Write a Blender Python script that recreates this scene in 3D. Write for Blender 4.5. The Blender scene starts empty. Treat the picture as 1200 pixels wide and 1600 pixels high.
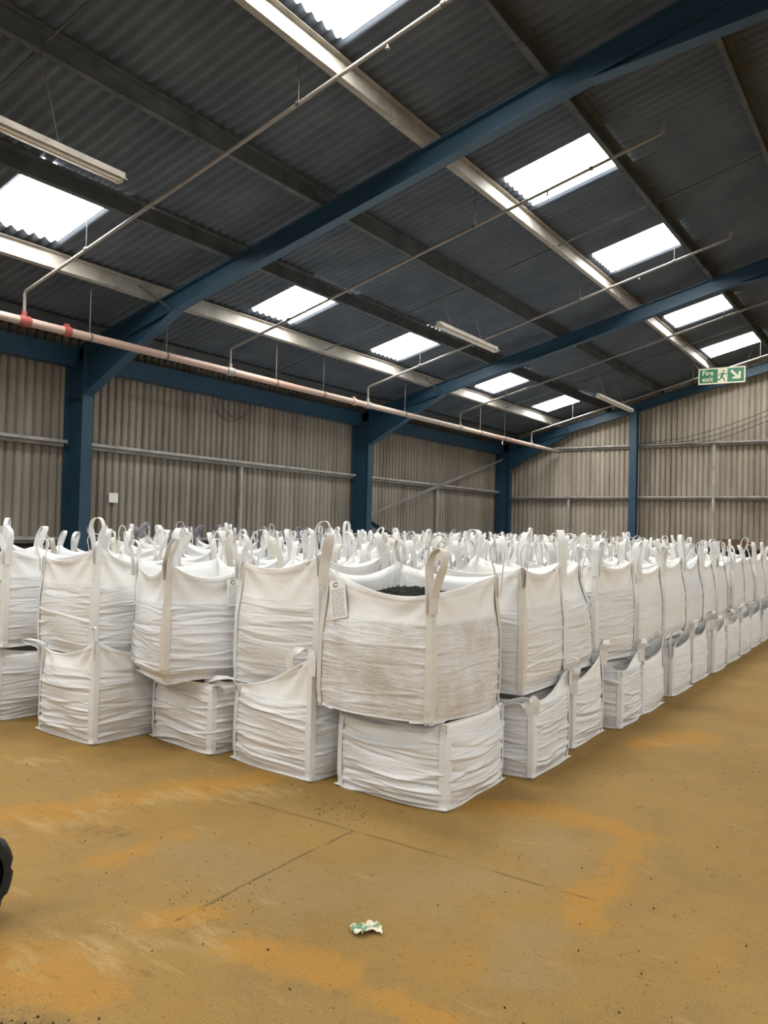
import bpy, math, random
import numpy as np
from mathutils import Matrix, Vector

# ------------------------------------------------------------------ camera, light, exposure
SC = bpy.context.scene
COL = SC.collection
H_EYE = 1.7
cam_d = bpy.data.cameras.new('camera')
cam_d.sensor_fit = 'VERTICAL'
cam_d.sensor_height = 36.0
cam_d.sensor_width = 27.0
cam_d.lens = 28.24
cam_d.clip_end = 200
cam = bpy.data.objects.new('camera', cam_d)
COL.objects.link(cam)
CM = [[0.82884, -0.02437, 0.55895], [0.00878, 0.99949, 0.03056], [-0.55941, -0.02042, 0.82864]]
right = Vector((CM[0][0], CM[0][2], -CM[0][1])).normalized()
down = Vector((CM[1][0], CM[1][2], -CM[1][1]))
fwd = right.cross(-down) * -1.0
fwd = Vector((CM[2][0], CM[2][2], -CM[2][1])).normalized()
up = right.cross(fwd).normalized()
fwd = up.cross(right).normalized()
mw = Matrix(((right.x, up.x, -fwd.x, 0.0), (right.y, up.y, -fwd.y, 0.0), (right.z, up.z, -fwd.z, H_EYE), (0, 0, 0, 1)))
cam.matrix_world = mw
SC.camera = cam

world = bpy.data.worlds.new('daylight')
SC.world = world
world.use_nodes = True
wb = world.node_tree.nodes['Background']
wb.inputs[0].default_value = (0.80, 0.90, 1.0, 1)
wb.inputs[1].default_value = 1.0

SKYLIGHT_STRENGTH = 36.0
DOOR_FILL_POWER = 200.0
SC.view_settings.view_transform = 'Standard'
SC.view_settings.look = 'None'
SC.view_settings.gamma = 1.0
SC.view_settings.use_curve_mapping = False
SC.view_settings.exposure = -0.2

# added area fill for the bag faces, at the added door behind the photographer
dl = bpy.data.lights.new('added_door_fill', 'AREA')
dl.shape = 'RECTANGLE'
dl.size = 6.6
dl.size_y = 3.9
dl.energy = DOOR_FILL_POWER
dl.color = (0.93, 0.97, 1.0)
dlo = bpy.data.objects.new('added_door_fill', dl)
dlo.location = (2.5, -7.68, 2.0)
dlo.rotation_euler = (math.radians(90), 0, 0)
COL.objects.link(dlo)

# ------------------------------------------------------------------ dimensions
XW = 11.24            # side walls at +-XW
Y0, Y1 = -7.75, 23.3  # near and far gable
SL = 0.2535           # roof slope
RT = 7.183            # rafter top at the ridge line
SHEET = RT + 0.235    # underside of roof sheets at the ridge line
FRAMES = [-7.57, 0.05, 7.67, 15.29, 22.9]
PURL = [-0.28, -1.76, -3.23, -4.67, -6.15, -7.65, -9.12, -10.6]
SKY_Y = [-5.85, -2.55, 1.75, 4.88, 9.34, 12.72, 17.08, 20.5]
PITCH = 0.1455

# ------------------------------------------------------------------ materials
def mat(name, base=(0.5, 0.5, 0.5), rough=0.6, metal=0.0, spec=0.5):
    m = bpy.data.materials.new(name)
    m.use_nodes = True
    b = m.node_tree.nodes['Principled BSDF']
    b.inputs['Base Color'].default_value = (*base, 1)
    b.inputs['Roughness'].default_value = rough
    b.inputs['Metallic'].default_value = metal
    b.inputs['Specular IOR Level'].default_value = spec
    return m

class NT:
    def __init__(s, m):
        s.t = m.node_tree
        s.b = s.t.nodes['Principled BSDF']
    def n(s, typ, **kw):
        nd = s.t.nodes.new(typ)
        for k, v in kw.items():
            setattr(nd, k, v)
        return nd
    def l(s, a, b):
        s.t.links.new(a, b)
    def coord(s, scale=(1, 1, 1), which='Object'):
        tc = s.n('ShaderNodeTexCoord')
        mp = s.n('ShaderNodeMapping')
        mp.inputs['Scale'].default_value = scale
        s.l(tc.outputs[which], mp.inputs['Vector'])
        return mp.outputs['Vector']
    def noise(s, vec, scale, detail=4, rough=0.55, dist=0.0):
        nd = s.n('ShaderNodeTexNoise')
        nd.inputs['Scale'].default_value = scale
        nd.inputs['Detail'].default_value = detail
        nd.inputs['Roughness'].default_value = rough
        nd.inputs['Distortion'].default_value = dist
        s.l(vec, nd.inputs['Vector'])
        return nd.outputs['Fac']
    def ramp(s, fac, stops):
        r = s.n('ShaderNodeValToRGB')
        e = r.color_ramp.elements
        while len(e) < len(stops):
            e.new(0.5)
        for i, (p, c) in enumerate(stops):
            e[i].position = p
            e[i].color = (*c, 1) if len(c) == 3 else c
        s.l(fac, r.inputs['Fac'])
        return r.outputs['Color']
    def step(s, fac, a, b):
        mr = s.n('ShaderNodeMapRange')
        mr.inputs['From Min'].default_value = a
        mr.inputs['From Max'].default_value = b
        s.l(fac, mr.inputs['Value'])
        return mr.outputs['Result']
    def mix(s, fac, a, b, blend='MIX'):
        m = s.n('ShaderNodeMix', data_type='RGBA', blend_type=blend)
        for sock, v in ((m.inputs[0], fac), (m.inputs[6], a), (m.inputs[7], b)):
            if isinstance(v, (int, float)):
                sock.default_value = v
            elif isinstance(v, tuple):
                sock.default_value = (*v, 1)
            else:
                s.l(v, sock)
        return m.outputs[2]
    def math(s, op, a, b=0.0, c=None):
        m = s.n('ShaderNodeMath', operation=op)
        for i, v in enumerate((a, b) if c is None else (a, b, c)):
            if isinstance(v, (int, float)):
                m.inputs[i].default_value = v
            else:
                s.l(v, m.inputs[i])
        return m.outputs[0]
    def attr(s, name):
        a = s.n('ShaderNodeAttribute', attribute_name=name)
        return a.outputs['Fac']
    def bump(s, hgt, strength=0.3, dist=0.01):
        b = s.n('ShaderNodeBump')
        b.inputs['Strength'].default_value = strength
        b.inputs['Distance'].default_value = dist
        s.l(hgt, b.inputs['Height'])
        s.l(b.outputs['Normal'], s.b.inputs['Normal'])
        return b
    def base(s, c):
        s.l(c, s.b.inputs['Base Color'])

def mottled(name, a, b, scale=3.0, rough=0.7, stretch=(1, 1, 1), metal=0.0, bump=0.0, spec=0.4):
    m = mat(name, a, rough, metal, spec)
    t = NT(m)
    v = t.coord(stretch)
    f = t.noise(v, scale, 6, 0.6)
    t.base(t.ramp(f, [(0.3, a), (0.72, b)]))
    if bump:
        t.bump(t.noise(v, scale * 9, 3), bump, 0.006)
    return m

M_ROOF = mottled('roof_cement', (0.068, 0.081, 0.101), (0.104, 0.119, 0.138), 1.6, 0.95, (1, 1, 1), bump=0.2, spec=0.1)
M_STEEL = mottled('blue_paint', (0.013, 0.043, 0.078), (0.021, 0.060, 0.100), 2.5, 0.5)
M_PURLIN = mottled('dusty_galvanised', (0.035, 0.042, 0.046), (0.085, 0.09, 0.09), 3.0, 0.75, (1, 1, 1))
M_PURLIN_PALE = mottled('pale_purlin', (0.20, 0.185, 0.16), (0.34, 0.315, 0.275), 3.0, 0.7)  # paler tone, used on two purlin lines of each slope
M_GIRT = mottled('dusty_rail_steel', (0.22, 0.215, 0.20), (0.40, 0.38, 0.35), 4.0, 0.7)
M_PLINTH = mottled('dark_brick_plinth', (0.035, 0.03, 0.027), (0.07, 0.055, 0.045), 5.0, 0.9)
M_WIRE = mat('black_cable', (0.02, 0.02, 0.02), 0.6)
M_ROD = mottled('rusty_rod', (0.07, 0.065, 0.062), (0.14, 0.13, 0.12), 9.0, 0.6)

def cladding_mat(name='cement_cladding', g=1.0):
    m = mat(name, (0.4, 0.37, 0.32), 0.92, 0, 0.15)
    t = NT(m)
    v = t.coord((1, 1, 0.12))
    f = t.noise(v, 2.2, 6, 0.65)
    c = t.ramp(f, [(p, tuple(x * g for x in q)) for p, q in ((0.28, (0.155, 0.132, 0.104)), (0.5, (0.25, 0.222, 0.182)), (0.75, (0.335, 0.302, 0.25)))])
    g = t.noise(t.coord((1, 1, 1)), 5.0, 5, 0.7)
    c = t.mix(t.step(g, 0.62, 0.8), c, (0.15, 0.13, 0.105))
    t.base(c)
    t.bump(t.noise(t.coord((1, 1, 1)), 40, 3), 0.15, 0.004)
    return m
M_CLAD = cladding_mat()
M_CLAD_GABLE = cladding_mat('gable_cladding', 1.3)

def pipe_mat():
    m = mat('old_primer_pipe', (0.4, 0.3, 0.25), 0.55)
    t = NT(m)
    v = t.coord((1, 0.25, 1))
    f = t.noise(v, 0.8, 3, 0.5)
    c = t.ramp(f, [(0.35, (0.30, 0.26, 0.225)), (0.5, (0.34, 0.235, 0.185)), (0.65, (0.38, 0.21, 0.15))])
    g = t.noise(t.coord(), 14, 4)
    c = t.mix(t.step(g, 0.6, 0.8), c, (0.26, 0.23, 0.21))
    t.base(c)
    return m
M_PIPE = pipe_mat()
M_BRANCH = mottled('grey_branch_pipe', (0.16, 0.145, 0.13), (0.27, 0.245, 0.22), 3.0, 0.5)
M_REDCLAMP = mat('red_clamp', (0.22, 0.045, 0.035), 0.5)

def skylight_mat():
    m = bpy.data.materials.new('lit_rooflight')
    m.use_nodes = True
    nt = m.node_tree
    nt.nodes.clear()
    o = nt.nodes.new('ShaderNodeOutputMaterial')
    e = nt.nodes.new('ShaderNodeEmission')
    e.inputs[0].default_value = (1.0, 0.985, 0.95, 1)
    e.inputs[1].default_value = SKYLIGHT_STRENGTH
    nt.links.new(e.outputs[0], o.inputs[0])
    return m
M_SKY = skylight_mat()

def fabric_mat(name, dusty=False, g=1.0):
    m = mat(name, (0.8, 0.79, 0.77), 0.52, 0, 0.35)
    t = NT(m)
    oi = t.n('ShaderNodeObjectInfo')
    fill = t.attr('fill')
    # bare fabric above the load, greyer where the dark load shows through it
    c = t.mix(fill, (0.80, 0.80, 0.79), (0.70 * g, 0.705 * g, 0.71 * g))
    tint = t.ramp(oi.outputs['Random'], [(0.0, (0.93, 0.945, 0.965)), (0.5, (1.0, 1.0, 0.99)), (1.0, (0.97, 0.955, 0.93))])
    c = t.mix(1.0, c, tint, 'MULTIPLY')
    v = t.coord((1, 1, 1))
    g = t.noise(v, 2.6, 5, 0.6)
    c = t.mix(t.math('MULTIPLY', t.step(g, 0.5, 0.8), 0.22 if not dusty else 0.5), c, (0.60, 0.53, 0.44))
    if dusty:
        g3 = t.noise(v, 5.0, 6, 0.7)
        c = t.mix(t.math('MULTIPLY', t.math('MULTIPLY', t.step(g3, 0.36, 0.66), fill), 0.55), c, (0.42, 0.36, 0.28))
    g2 = t.noise(v, 38, 2, 0.6)
    c = t.mix(t.math('MULTIPLY', t.step(g2, 0.70, 0.78), 0.25), c, (0.35, 0.31, 0.27))
    t.base(c)
    # drawn-in creases: thin ridges running round the bag
    w = t.noise(t.coord((1.5, 1.5, 11)), 2.2, 2, 0.45, 0.5)
    ridge = t.math('POWER', t.math('SUBTRACT', 1.0, t.math('ABSOLUTE', t.math('MULTIPLY_ADD', w, 4.0, -2.0))), 2.0)
    w2 = t.noise(t.coord((1, 1, 1.6)), 7.0, 4, 0.55, 0.8)
    weave = t.noise(t.coord((90, 90, 160)), 3.0, 1)
    hr_ = t.math('MULTIPLY', ridge, t.math('MULTIPLY_ADD', fill, 0.5, 0.05))
    h = t.math('ADD', hr_, t.math('ADD', t.math('MULTIPLY', w2, 0.9), t.math('MULTIPLY', weave, 0.05)))
    t.bump(h, 0.34, 0.016)
    return m
M_FAB = fabric_mat('woven_white_fabric')
M_FABW = fabric_mat('clean_white_fabric', False, 1.1)
M_FABD = fabric_mat('woven_white_fabric_dusty', True)
M_STRAP = mottled('white_webbing', (0.66, 0.657, 0.64), (0.76, 0.757, 0.74), 6.0, 0.6)
M_STRAPB = mottled('beige_webbing', (0.58, 0.545, 0.49), (0.69, 0.655, 0.60), 6.0, 0.6)
M_STRAPG = mottled('grey_plastic_webbing', (0.10, 0.10, 0.12), (0.32, 0.32, 0.36), 9.0, 0.4)
M_GRAN = mottled('black_granules', (0.006, 0.007, 0.007), (0.022, 0.023, 0.023), 120.0, 0.8, bump=0.8)
M_PAPER = mat('white_document', (0.82, 0.81, 0.79), 0.35)
M_PRINT = mat('dark_print', (0.10, 0.10, 0.11), 0.6)

# ------------------------------------------------------------------ mesh helper
class MB:
    def __init__(s):
        s.v = []
        s.f = []
        s.m = []
        s.sm = []
    def add(s, verts, faces, mi=0, smooth=False):
        o = len(s.v)
        s.v.extend([tuple(map(float, p)) for p in verts])
        s.f.extend([tuple(i + o for i in f) for f in faces])
        s.m.extend([mi] * len(faces))
        s.sm.extend([smooth] * len(faces))
        return s
    def box(s, lo, hi, mi=0):
        x0, y0, z0 = lo
        x1, y1, z1 = hi
        return s.hexa([(x0, y0, z0), (x1, y0, z0), (x1, y1, z0), (x0, y1, z0), (x0, y0, z1), (x1, y0, z1), (x1, y1, z1), (x0, y1, z1)], mi)
    def hexa(s, p, mi=0):
        return s.add(p, [(0, 3, 2, 1), (4, 5, 6, 7), (0, 1, 5, 4), (1, 2, 6, 5), (2, 3, 7, 6), (3, 0, 4, 7)], mi)
    def prism(s, poly, vec, mi=0):
        n = len(poly)
        vec = Vector(vec)
        a = [Vector(p) for p in poly]
        b = [p + vec for p in a]
        faces = [tuple(range(n))[::-1], tuple(range(n, 2 * n))]
        faces += [(i, (i + 1) % n, (i + 1) % n + n, i + n) for i in range(n)]
        return s.add(a + b, faces, mi)
    def tube(s, pts, r, seg=10, mi=0, cap=True):
        pts = [Vector(p) for p in pts]
        rings = []
        ref = Vector((0.31, 0.17, 0.93))
        prev = None
        for i, p in enumerate(pts):
            d = (pts[min(i + 1, len(pts) - 1)] - pts[max(i - 1, 0)]).normalized()
            if prev is None:
                a = d.cross(ref).normalized()
            else:
                a = (prev - d * prev.dot(d)).normalized()
            prev = a
            b = d.cross(a)
            rr = r[i] if isinstance(r, (list, tuple)) else r
            rings.append([p + (a * math.cos(2 * math.pi * k / seg) + b * math.sin(2 * math.pi * k / seg)) * rr for k in range(seg)])
        vs = [q for R in rings for q in R]
        fs = []
        for i in range(len(pts) - 1):
            for k in range(seg):
                fs.append((i * seg + k, i * seg + (k + 1) % seg, (i + 1) * seg + (k + 1) % seg, (i + 1) * seg + k))
        s.add(vs, fs, mi, True)
        if cap:
            n = (len(pts) - 1) * seg
            s.add(rings[0], [tuple(range(seg))[::-1]], mi)
            s.add(rings[-1], [tuple(range(seg))], mi)
        return s
    def mesh(s, name, mats):
        me = bpy.data.meshes.new(name)
        me.from_pydata(s.v, [], s.f)
        for m in (mats if isinstance(mats, (list, tuple)) else [mats]):
            me.materials.append(m)
        me.polygons.foreach_set('material_index', s.m)
        me.polygons.foreach_set('use_smooth', s.sm)
        me.update()
        return me
    def build(s, name, mats, parent=None):
        return link(name, s.mesh(name, mats), parent)

def link(name, data, parent=None):
    o = bpy.data.objects.new(name, data)
    COL.objects.link(o)
    if parent is not None:
        o.parent = parent
    return o

def tag(o, label=None, cat=None, group=None, kind=None):
    if label:
        o['label'] = label
    if cat:
        o['category'] = cat
    if group:
        o['group'] = group
    if kind:
        o['kind'] = kind
    return o

def empty(name, loc=(0, 0, 0), rz=0.0):
    o = bpy.data.objects.new(name, None)
    o.empty_display_size = 0.1
    o.location = loc
    o.rotation_euler = (0, 0, rz)
    COL.objects.link(o)
    return o

ORD = ['first', 'second', 'third', 'fourth', 'fifth', 'sixth', 'seventh', 'eighth', 'ninth', 'tenth', 'eleventh', 'twelfth',
       'thirteenth', 'fourteenth', 'fifteenth', 'sixteenth', 'seventeenth', 'eighteenth', 'nineteenth', 'twentieth']

def roofz(x, base=RT):
    return base - SL * abs(x)

# ------------------------------------------------------------------ floor
def floor_mat():
    m = mat('dusty_ochre_concrete', (0.305, 0.186, 0.061), 0.8, 0, 0.25)
    t = NT(m)
    v = t.coord((1, 1, 1))
    big = t.noise(v, 0.55, 5, 0.6, 0.3)
    c = t.ramp(big, [(0.3, (0.218, 0.127, 0.032)), (0.5, (0.275, 0.164, 0.043)), (0.72, (0.323, 0.197, 0.059))])
    mid = t.noise(v, 2.7, 6, 0.65, 0.6)
    c = t.mix(t.math('MULTIPLY', t.step(mid, 0.46, 0.66), 0.75), c, (0.218, 0.138, 0.049))
    # orange sand lying in patches
    sp = t.math('ADD', t.attr('orange'), t.math('MULTIPLY', t.math('SUBTRACT', t.noise(v, 3.2, 9, 0.78, 0.8), 0.5), 2.6))
    c = t.mix(t.math('MULTIPLY', t.step(sp, 0.30, 0.8), 0.85), c, (0.384, 0.183, 0.022))
    o2 = t.noise(v, 1.15, 7, 0.68, 0.5)
    c = t.mix(t.math('MULTIPLY', t.step(o2, 0.54, 0.68), 0.6), c, (0.332, 0.166, 0.024))
    # grey worn concrete
    gp = t.math('ADD', t.attr('grey'), t.math('MULTIPLY', t.math('SUBTRACT', t.noise(v, 4.0, 9, 0.8, 0.4), 0.5), 2.4))
    c = t.mix(t.math('MULTIPLY', t.step(gp, 0.30, 0.85), 0.7), c, (0.262, 0.183, 0.086))
    # pale scuffs drawn out by forklift traffic
    sc = t.n('ShaderNodeMapping')
    sc.inputs['Rotation'].default_value = (0, 0, math.radians(24))
    sc.inputs['Scale'].default_value = (1.0, 3.4, 1)
    t.l(v, sc.inputs['Vector'])
    st = t.noise(sc.outputs['Vector'], 2.6, 8, 0.72, 0.4)
    pale = t.math('ADD', st, t.math('MULTIPLY', t.attr('pale'), 0.16))
    c = t.mix(t.math('MULTIPLY', t.step(pale, 0.59, 0.74), 0.6), c, (0.454, 0.324, 0.144))
    # dark specks and rubbed-in black dust
    dk = t.noise(sc.outputs['Vector'], 9.0, 6, 0.75, 1.0)
    c = t.mix(t.math('MULTIPLY', t.step(dk, 0.56, 0.68), 0.65), c, (0.122, 0.075, 0.023))
    d2 = t.noise(v, 42, 4, 0.7)
    c = t.mix(t.math('MULTIPLY', t.step(d2, 0.60, 0.68), 0.75), c, (0.087, 0.053, 0.018))
    fine = t.noise(v, 110, 3, 0.6)
    c = t.mix(0.3, c, t.ramp(fine, [(0.3, (0.113, 0.069, 0.018)), (0.7, (0.401, 0.259, 0.086))]))
    c = t.mix(t.math('MULTIPLY', t.attr('black'), t.step(t.noise(v, 12, 6, 0.75), 0.42, 0.62)), c, (0.035, 0.03, 0.025))
    # saw-cut slab joints
    sep = t.n('ShaderNodeSeparateXYZ')
    t.l(v, sep.inputs[0])
    wob = t.math('MULTIPLY', t.math('SUBTRACT', t.noise(v, 2.0, 3), 0.5), 0.05)
    def joint(axis, other, pos, lo, hi):
        d = t.math('ABSOLUTE', t.math('SUBTRACT', t.math('ADD', sep.outputs[axis], wob), pos))
        a = t.step(d, 0.011, 0.003)
        b = t.math('MULTIPLY', t.math('GREATER_THAN', sep.outputs[other], lo), t.math('LESS_THAN', sep.outputs[other], hi))
        return t.math('MULTIPLY', a, b)
    j = t.math('MAXIMUM', joint(1, 0, 3.69, -3.5, -1.25), joint(0, 1, -2.65, 2.4, 3.69))
    brk = t.step(t.noise(v, 5.0, 4, 0.7), 0.36, 0.5)
    j = t.math('MULTIPLY', j, brk)
    c = t.mix(t.math('MULTIPLY', j, 0.75), c, (0.104, 0.065, 0.022))
    t.base(c)
    hgt = t.math('ADD', t.math('MULTIPLY', mid, 0.6), t.math('ADD', t.math('MULTIPLY', d2, -0.4), t.math('MULTIPLY', fine, 0.25)))
    hgt = t.math('SUBTRACT', hgt, t.math('MULTIPLY', j, 0.5))
    t.bump(hgt, 0.45, 0.012)
    return m
M_FLOOR = floor_mat()

def seg_mask(X, Y, pts, w):
    best = np.full(X.shape, 1e9)
    for (a, b) in zip(pts[:-1], pts[1:]):
        ax, ay = a
        bx, by = b
        dx, dy = bx - ax, by - ay
        L = dx * dx + dy * dy + 1e-9
        t = np.clip(((X - ax) * dx + (Y - ay) * dy) / L, 0, 1)
        best = np.minimum(best, np.hypot(X - ax - t * dx, Y - ay - t * dy))
    return np.clip(1 - best / w, 0, 1)

def build_floor():
    xs = np.concatenate([[-XW - 0.1], np.arange(-8, 4.01, 0.07), [XW + 0.1]])
    ys = np.concatenate([[Y0 - 6, Y0 - 0.1], np.arange(0.5, 15.01, 0.07), [Y1 + 0.1]])
    X, Y = np.meshgrid(xs, ys)
    n, k = X.shape
    V = np.stack([X, Y, np.zeros_like(X)], -1).reshape(-1, 3)
    idx = np.arange(n * k).reshape(n, k)
    F = np.stack([idx[:-1, :-1], idx[:-1, 1:], idx[1:, 1:], idx[1:, :-1]], -1).reshape(-1, 4)
    me = bpy.data.meshes.new('floor')
    me.from_pydata(V.tolist(), [], F.tolist())
    org = np.zeros_like(X)
    for p, w in [([(-2.3, 4.5), (-1.94, 4.74), (-1.6, 4.66), (-1.37, 4.6)], 0.26), ([(-1.37, 4.6), (-1.3, 4.15), (-1.28, 3.72), (-1.25, 3.44)], 0.2),
                 ([(-4.6, 2.3), (-4.19, 2.92), (-3.97, 3.45), (-3.73, 4.06)], 0.36), ([(-3.4, 2.6), (-3.33, 2.86), (-3.35, 3.05)], 0.16),
                 ([(-2.28, 2.4), (-2.06, 2.45), (-1.82, 2.51)], 0.2), ([(-1.69, 2.45), (-1.5, 2.45), (-1.32, 2.45)], 0.14),
                 ([(-2.74, 2.33), (-2.58, 2.55)], 0.14), ([(-3.0, 1.8), (-2.49, 1.86)], 0.3), ([(-1.9, 6.6), (-1.59, 7.3)], 0.3)]:
        org = np.maximum(org, seg_mask(X, Y, p, w))
    gry = np.zeros_like(X)
    for p, w in [([(-3.14, 2.95), (-2.34, 2.92), (-1.87, 3.5)], 0.5), ([(-1.7, 4.2), (-1.56, 3.95)], 0.4), ([(-1.27, 2.9), (-1.35, 3.2)], 0.3)]:
        gry = np.maximum(gry, seg_mask(X, Y, p, w))
    pal = np.zeros_like(X)
    for p, w in [([(-5.4, 3.2), (-5.0, 3.5)], 0.3), ([(-4.1, 2.7), (-3.91, 3.5), (-3.5, 3.9)], 0.35), ([(-2.9, 1.9), (-2.4, 2.4)], 0.35)]:
        pal = np.maximum(pal, seg_mask(X, Y, p, w))
    blk = np.maximum(seg_mask(X, Y, [(-2.6, 1.55), (-2.25, 1.62)], 0.14), 0.5 * seg_mask(X, Y, [(-3.9, 2.75), (-3.6, 2.9)], 0.12))
    for nm, a in (('orange', org), ('grey', gry), ('pale', pal), ('black', blk)):
        at = me.attributes.new(nm, 'FLOAT', 'POINT')
        at.data.foreach_set('value', a.reshape(-1).astype(np.float32))
    me.materials.append(M_FLOOR)
    me.update()
    o = link('floor', me)
    tag(o, 'dusty ochre brown concrete floor with orange sand stains', 'floor', kind='structure')
build_floor()

# ------------------------------------------------------------------ corrugated sheets
def wave(n_per=8):
    """profile of the ribbed cement sheet: rounded crowns"""
    return [(k / n_per, 0.5 - 0.5 * math.cos(2 * math.pi * k / n_per)) for k in range(n_per)]

def groove():
    """wall side of the sheet seen from inside: broad flats and narrow deep flutes"""
    return [(0.0, 0.0), (0.14, 0.03), (0.30, 0.10), (0.42, 0.0), (0.56, 0.04), (0.68, 0.35), (0.76, 0.92), (0.82, 1.0), (0.88, 0.92), (0.95, 0.3)]

def corr_line(a, b, amp, lap=True, shape=None):
    """positions along a..b and the height of the corrugation there"""
    out = []
    k0 = int(math.floor(a / PITCH))
    x = k0 * PITCH
    k = k0
    while x < b:
        for (u, hgt) in (shape or wave)():
            p = x + u * PITCH
            if a <= p <= b:
                lift = 0.010 if lap and (k // 7) % 2 == 0 else 0.0
                out.append((p, hgt * amp + lift))
        k += 1
        x = k * PITCH
    return out

def sheet(mb, prof, row_a, row_b, mi=0):
    """prof: list of (along, height); row_a/row_b map (along, height) to points"""
    n = len(prof)
    vs = [row_a(*p) for p in prof] + [row_b(*p) for p in prof]
    fs = [(i, i + 1, n + i + 1, n + i) for i in range(n - 1)]
    mb.add(vs, fs, mi, True)

def build_roof():
    mb = MB()
    half = 0.516
    holes = [(y, y + 1.03) for y in SKY_Y]
    rows = [(0.0, 1.62), (1.62, 3.30), (3.30, 4.57), (4.57, 6.08), (6.08, 7.72), (7.72, 8.98), (8.98, 10.5), (10.5, 11.5)]
    for sgn in (-1, 1):
        for ri, (xa, xb) in enumerate(rows):
            lit = ri in (2, 5)
            spans = []
            if lit:
                y = Y0
                for a, b in holes:
                    spans.append((y, a))
                    y = b
                spans.append((y, Y1))
            else:
                spans = [(Y0, Y1)]
            for a, b in spans:
                prof = corr_line(a, b, 0.046)
                prof = [(a, prof[0][1])] + prof + [(b, prof[-1][1])]
                # each row tucks under the one above
                up_ = 0.20 if not lit else 0.0
                ra = lambda p, hh: (sgn * (xa - up_), p, roofz(xa - up_, SHEET) + hh + (0.012 if not lit else 0.002))
                rb = lambda p, hh: (sgn * (xb + 0.02), p, roofz(xb + 0.02, SHEET) + hh)
                sheet(mb, prof, ra, rb)
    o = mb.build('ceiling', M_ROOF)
    tag(o, 'dark corrugated cement sheet underside of the pitched roof', 'roof', kind='structure')
    n = 1
    for sgn in (-1, 1):
        for ri in (5, 2):
            xa, xb = rows[ri]
            for y in SKY_Y:
                m2 = MB()
                prof = corr_line(y - 0.02, y + 1.05, 0.046, False)
                ra = lambda p, hh: (sgn * xa, p, roofz(xa, SHEET) + hh + 0.004)
                rb = lambda p, hh: (sgn * (xb + 0.02), p, roofz(xb + 0.02, SHEET) + hh + 0.004)
                sheet(m2, prof, ra, rb)
                w = m2.build('window_%d' % n, M_SKY)
                row = 'lower' if ri == 5 else 'upper'
                side = 'left' if sgn < 0 else 'right'
                k = SKY_Y.index(y)
                tag(w, 'bright translucent rooflight sheet, %s from the far gable in the %s %s-slope row' % (ORD[len(SKY_Y) - 1 - k], row, side), 'rooflight',
                    kind='structure')
                n += 1
build_roof()

def build_walls():
    for sgn, nm, lab in ((-1, 'wall_left', 'left side wall of stained grey corrugated cement sheets'), (1, 'wall_right', 'right side wall of grey corrugated cement sheets')):
        mb = MB()
        for (za, zb, off) in ((1.36, 2.98, 0.0), (2.86, 4.75, 0.012)):
            prof = corr_line(Y0, Y1, 0.06, True, groove)
            sheet(mb, prof, lambda p, hh: (sgn * (XW + hh - off), p, za), lambda p, hh: (sgn * (XW + hh - off), p, zb))
        mb.box((min(sgn * (XW + 0.02), sgn * (XW + 0.3)), Y0, 0), (max(sgn * (XW + 0.02), sgn * (XW + 0.3)), Y1, 1.38), 1)
        o = mb.build(nm, [M_CLAD, M_PLINTH])
        tag(o, lab, 'wall', kind='structure')
    # far gable
    for nm, yy, s2, lab in (('wall_far', Y1, 1, 'far gable wall of ribbed beige grey cement sheets'), ('wall_near', Y0, -1, 'near gable wall with the added door opening')):
        mb = MB()
        for (za, zb, off) in ((1.36, 2.84, 0.0), (2.76, 4.34, 0.012), (4.22, 7.6, 0.024)):
            prof = corr_line(-XW, XW, 0.06, True, groove)
            n = len(prof)
            if nm == 'wall_near':
                groups = [[p for p in prof if p[0] < -1.0], [p for p in prof if p[0] > 6.0]]
                if zb > 4.3:
                    groups = [prof]
            else:
                groups = [prof]
            for g in groups:
                sheet(mb, g, lambda p, hh: (p, yy + s2 * (hh - off), za), lambda p, hh: (p, yy + s2 * (hh - off), min(zb, roofz(p, SHEET) + 0.03)))
        lo, hi = (yy + 0.02, yy + 0.3) if s2 > 0 else (yy - 0.3, yy - 0.02)
        if nm == 'wall_near':
            mb.box((-XW, lo, 0), (-1.0, hi, 1.38), 1)
            mb.box((6.0, lo, 0), (XW, hi, 1.38), 1)
        else:
            mb.box((-XW, lo, 0), (XW, hi, 1.38), 1)
        o = mb.build(nm, [M_CLAD_GABLE, M_PLINTH])
        tag(o, lab, 'wall', kind='structure')
build_walls()

# ------------------------------------------------------------------ steel frame
def ibeam(mb, p0, p1, depth_dir, h, w, tf=0.014, tw=0.010):
    p0, p1, dd = Vector(p0), Vector(p1), Vector(depth_dir).normalized()
    ax = (p1 - p0)
    wd = ax.normalized().cross(dd).normalized()
    def plate(c0, half_w, a, b):
        q = [p0 + wd * (-half_w) + dd * a, p0 + wd * half_w + dd * a, p0 + wd * half_w + dd * b, p0 + wd * (-half_w) + dd * b]
        mb.prism(q, ax)
    plate(0, w / 2, -h / 2, -h / 2 + tf)
    plate(0, w / 2, h / 2 - tf, h / 2)
    plate(0, tw / 2, -h / 2 + tf, h / 2 - tf)

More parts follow.
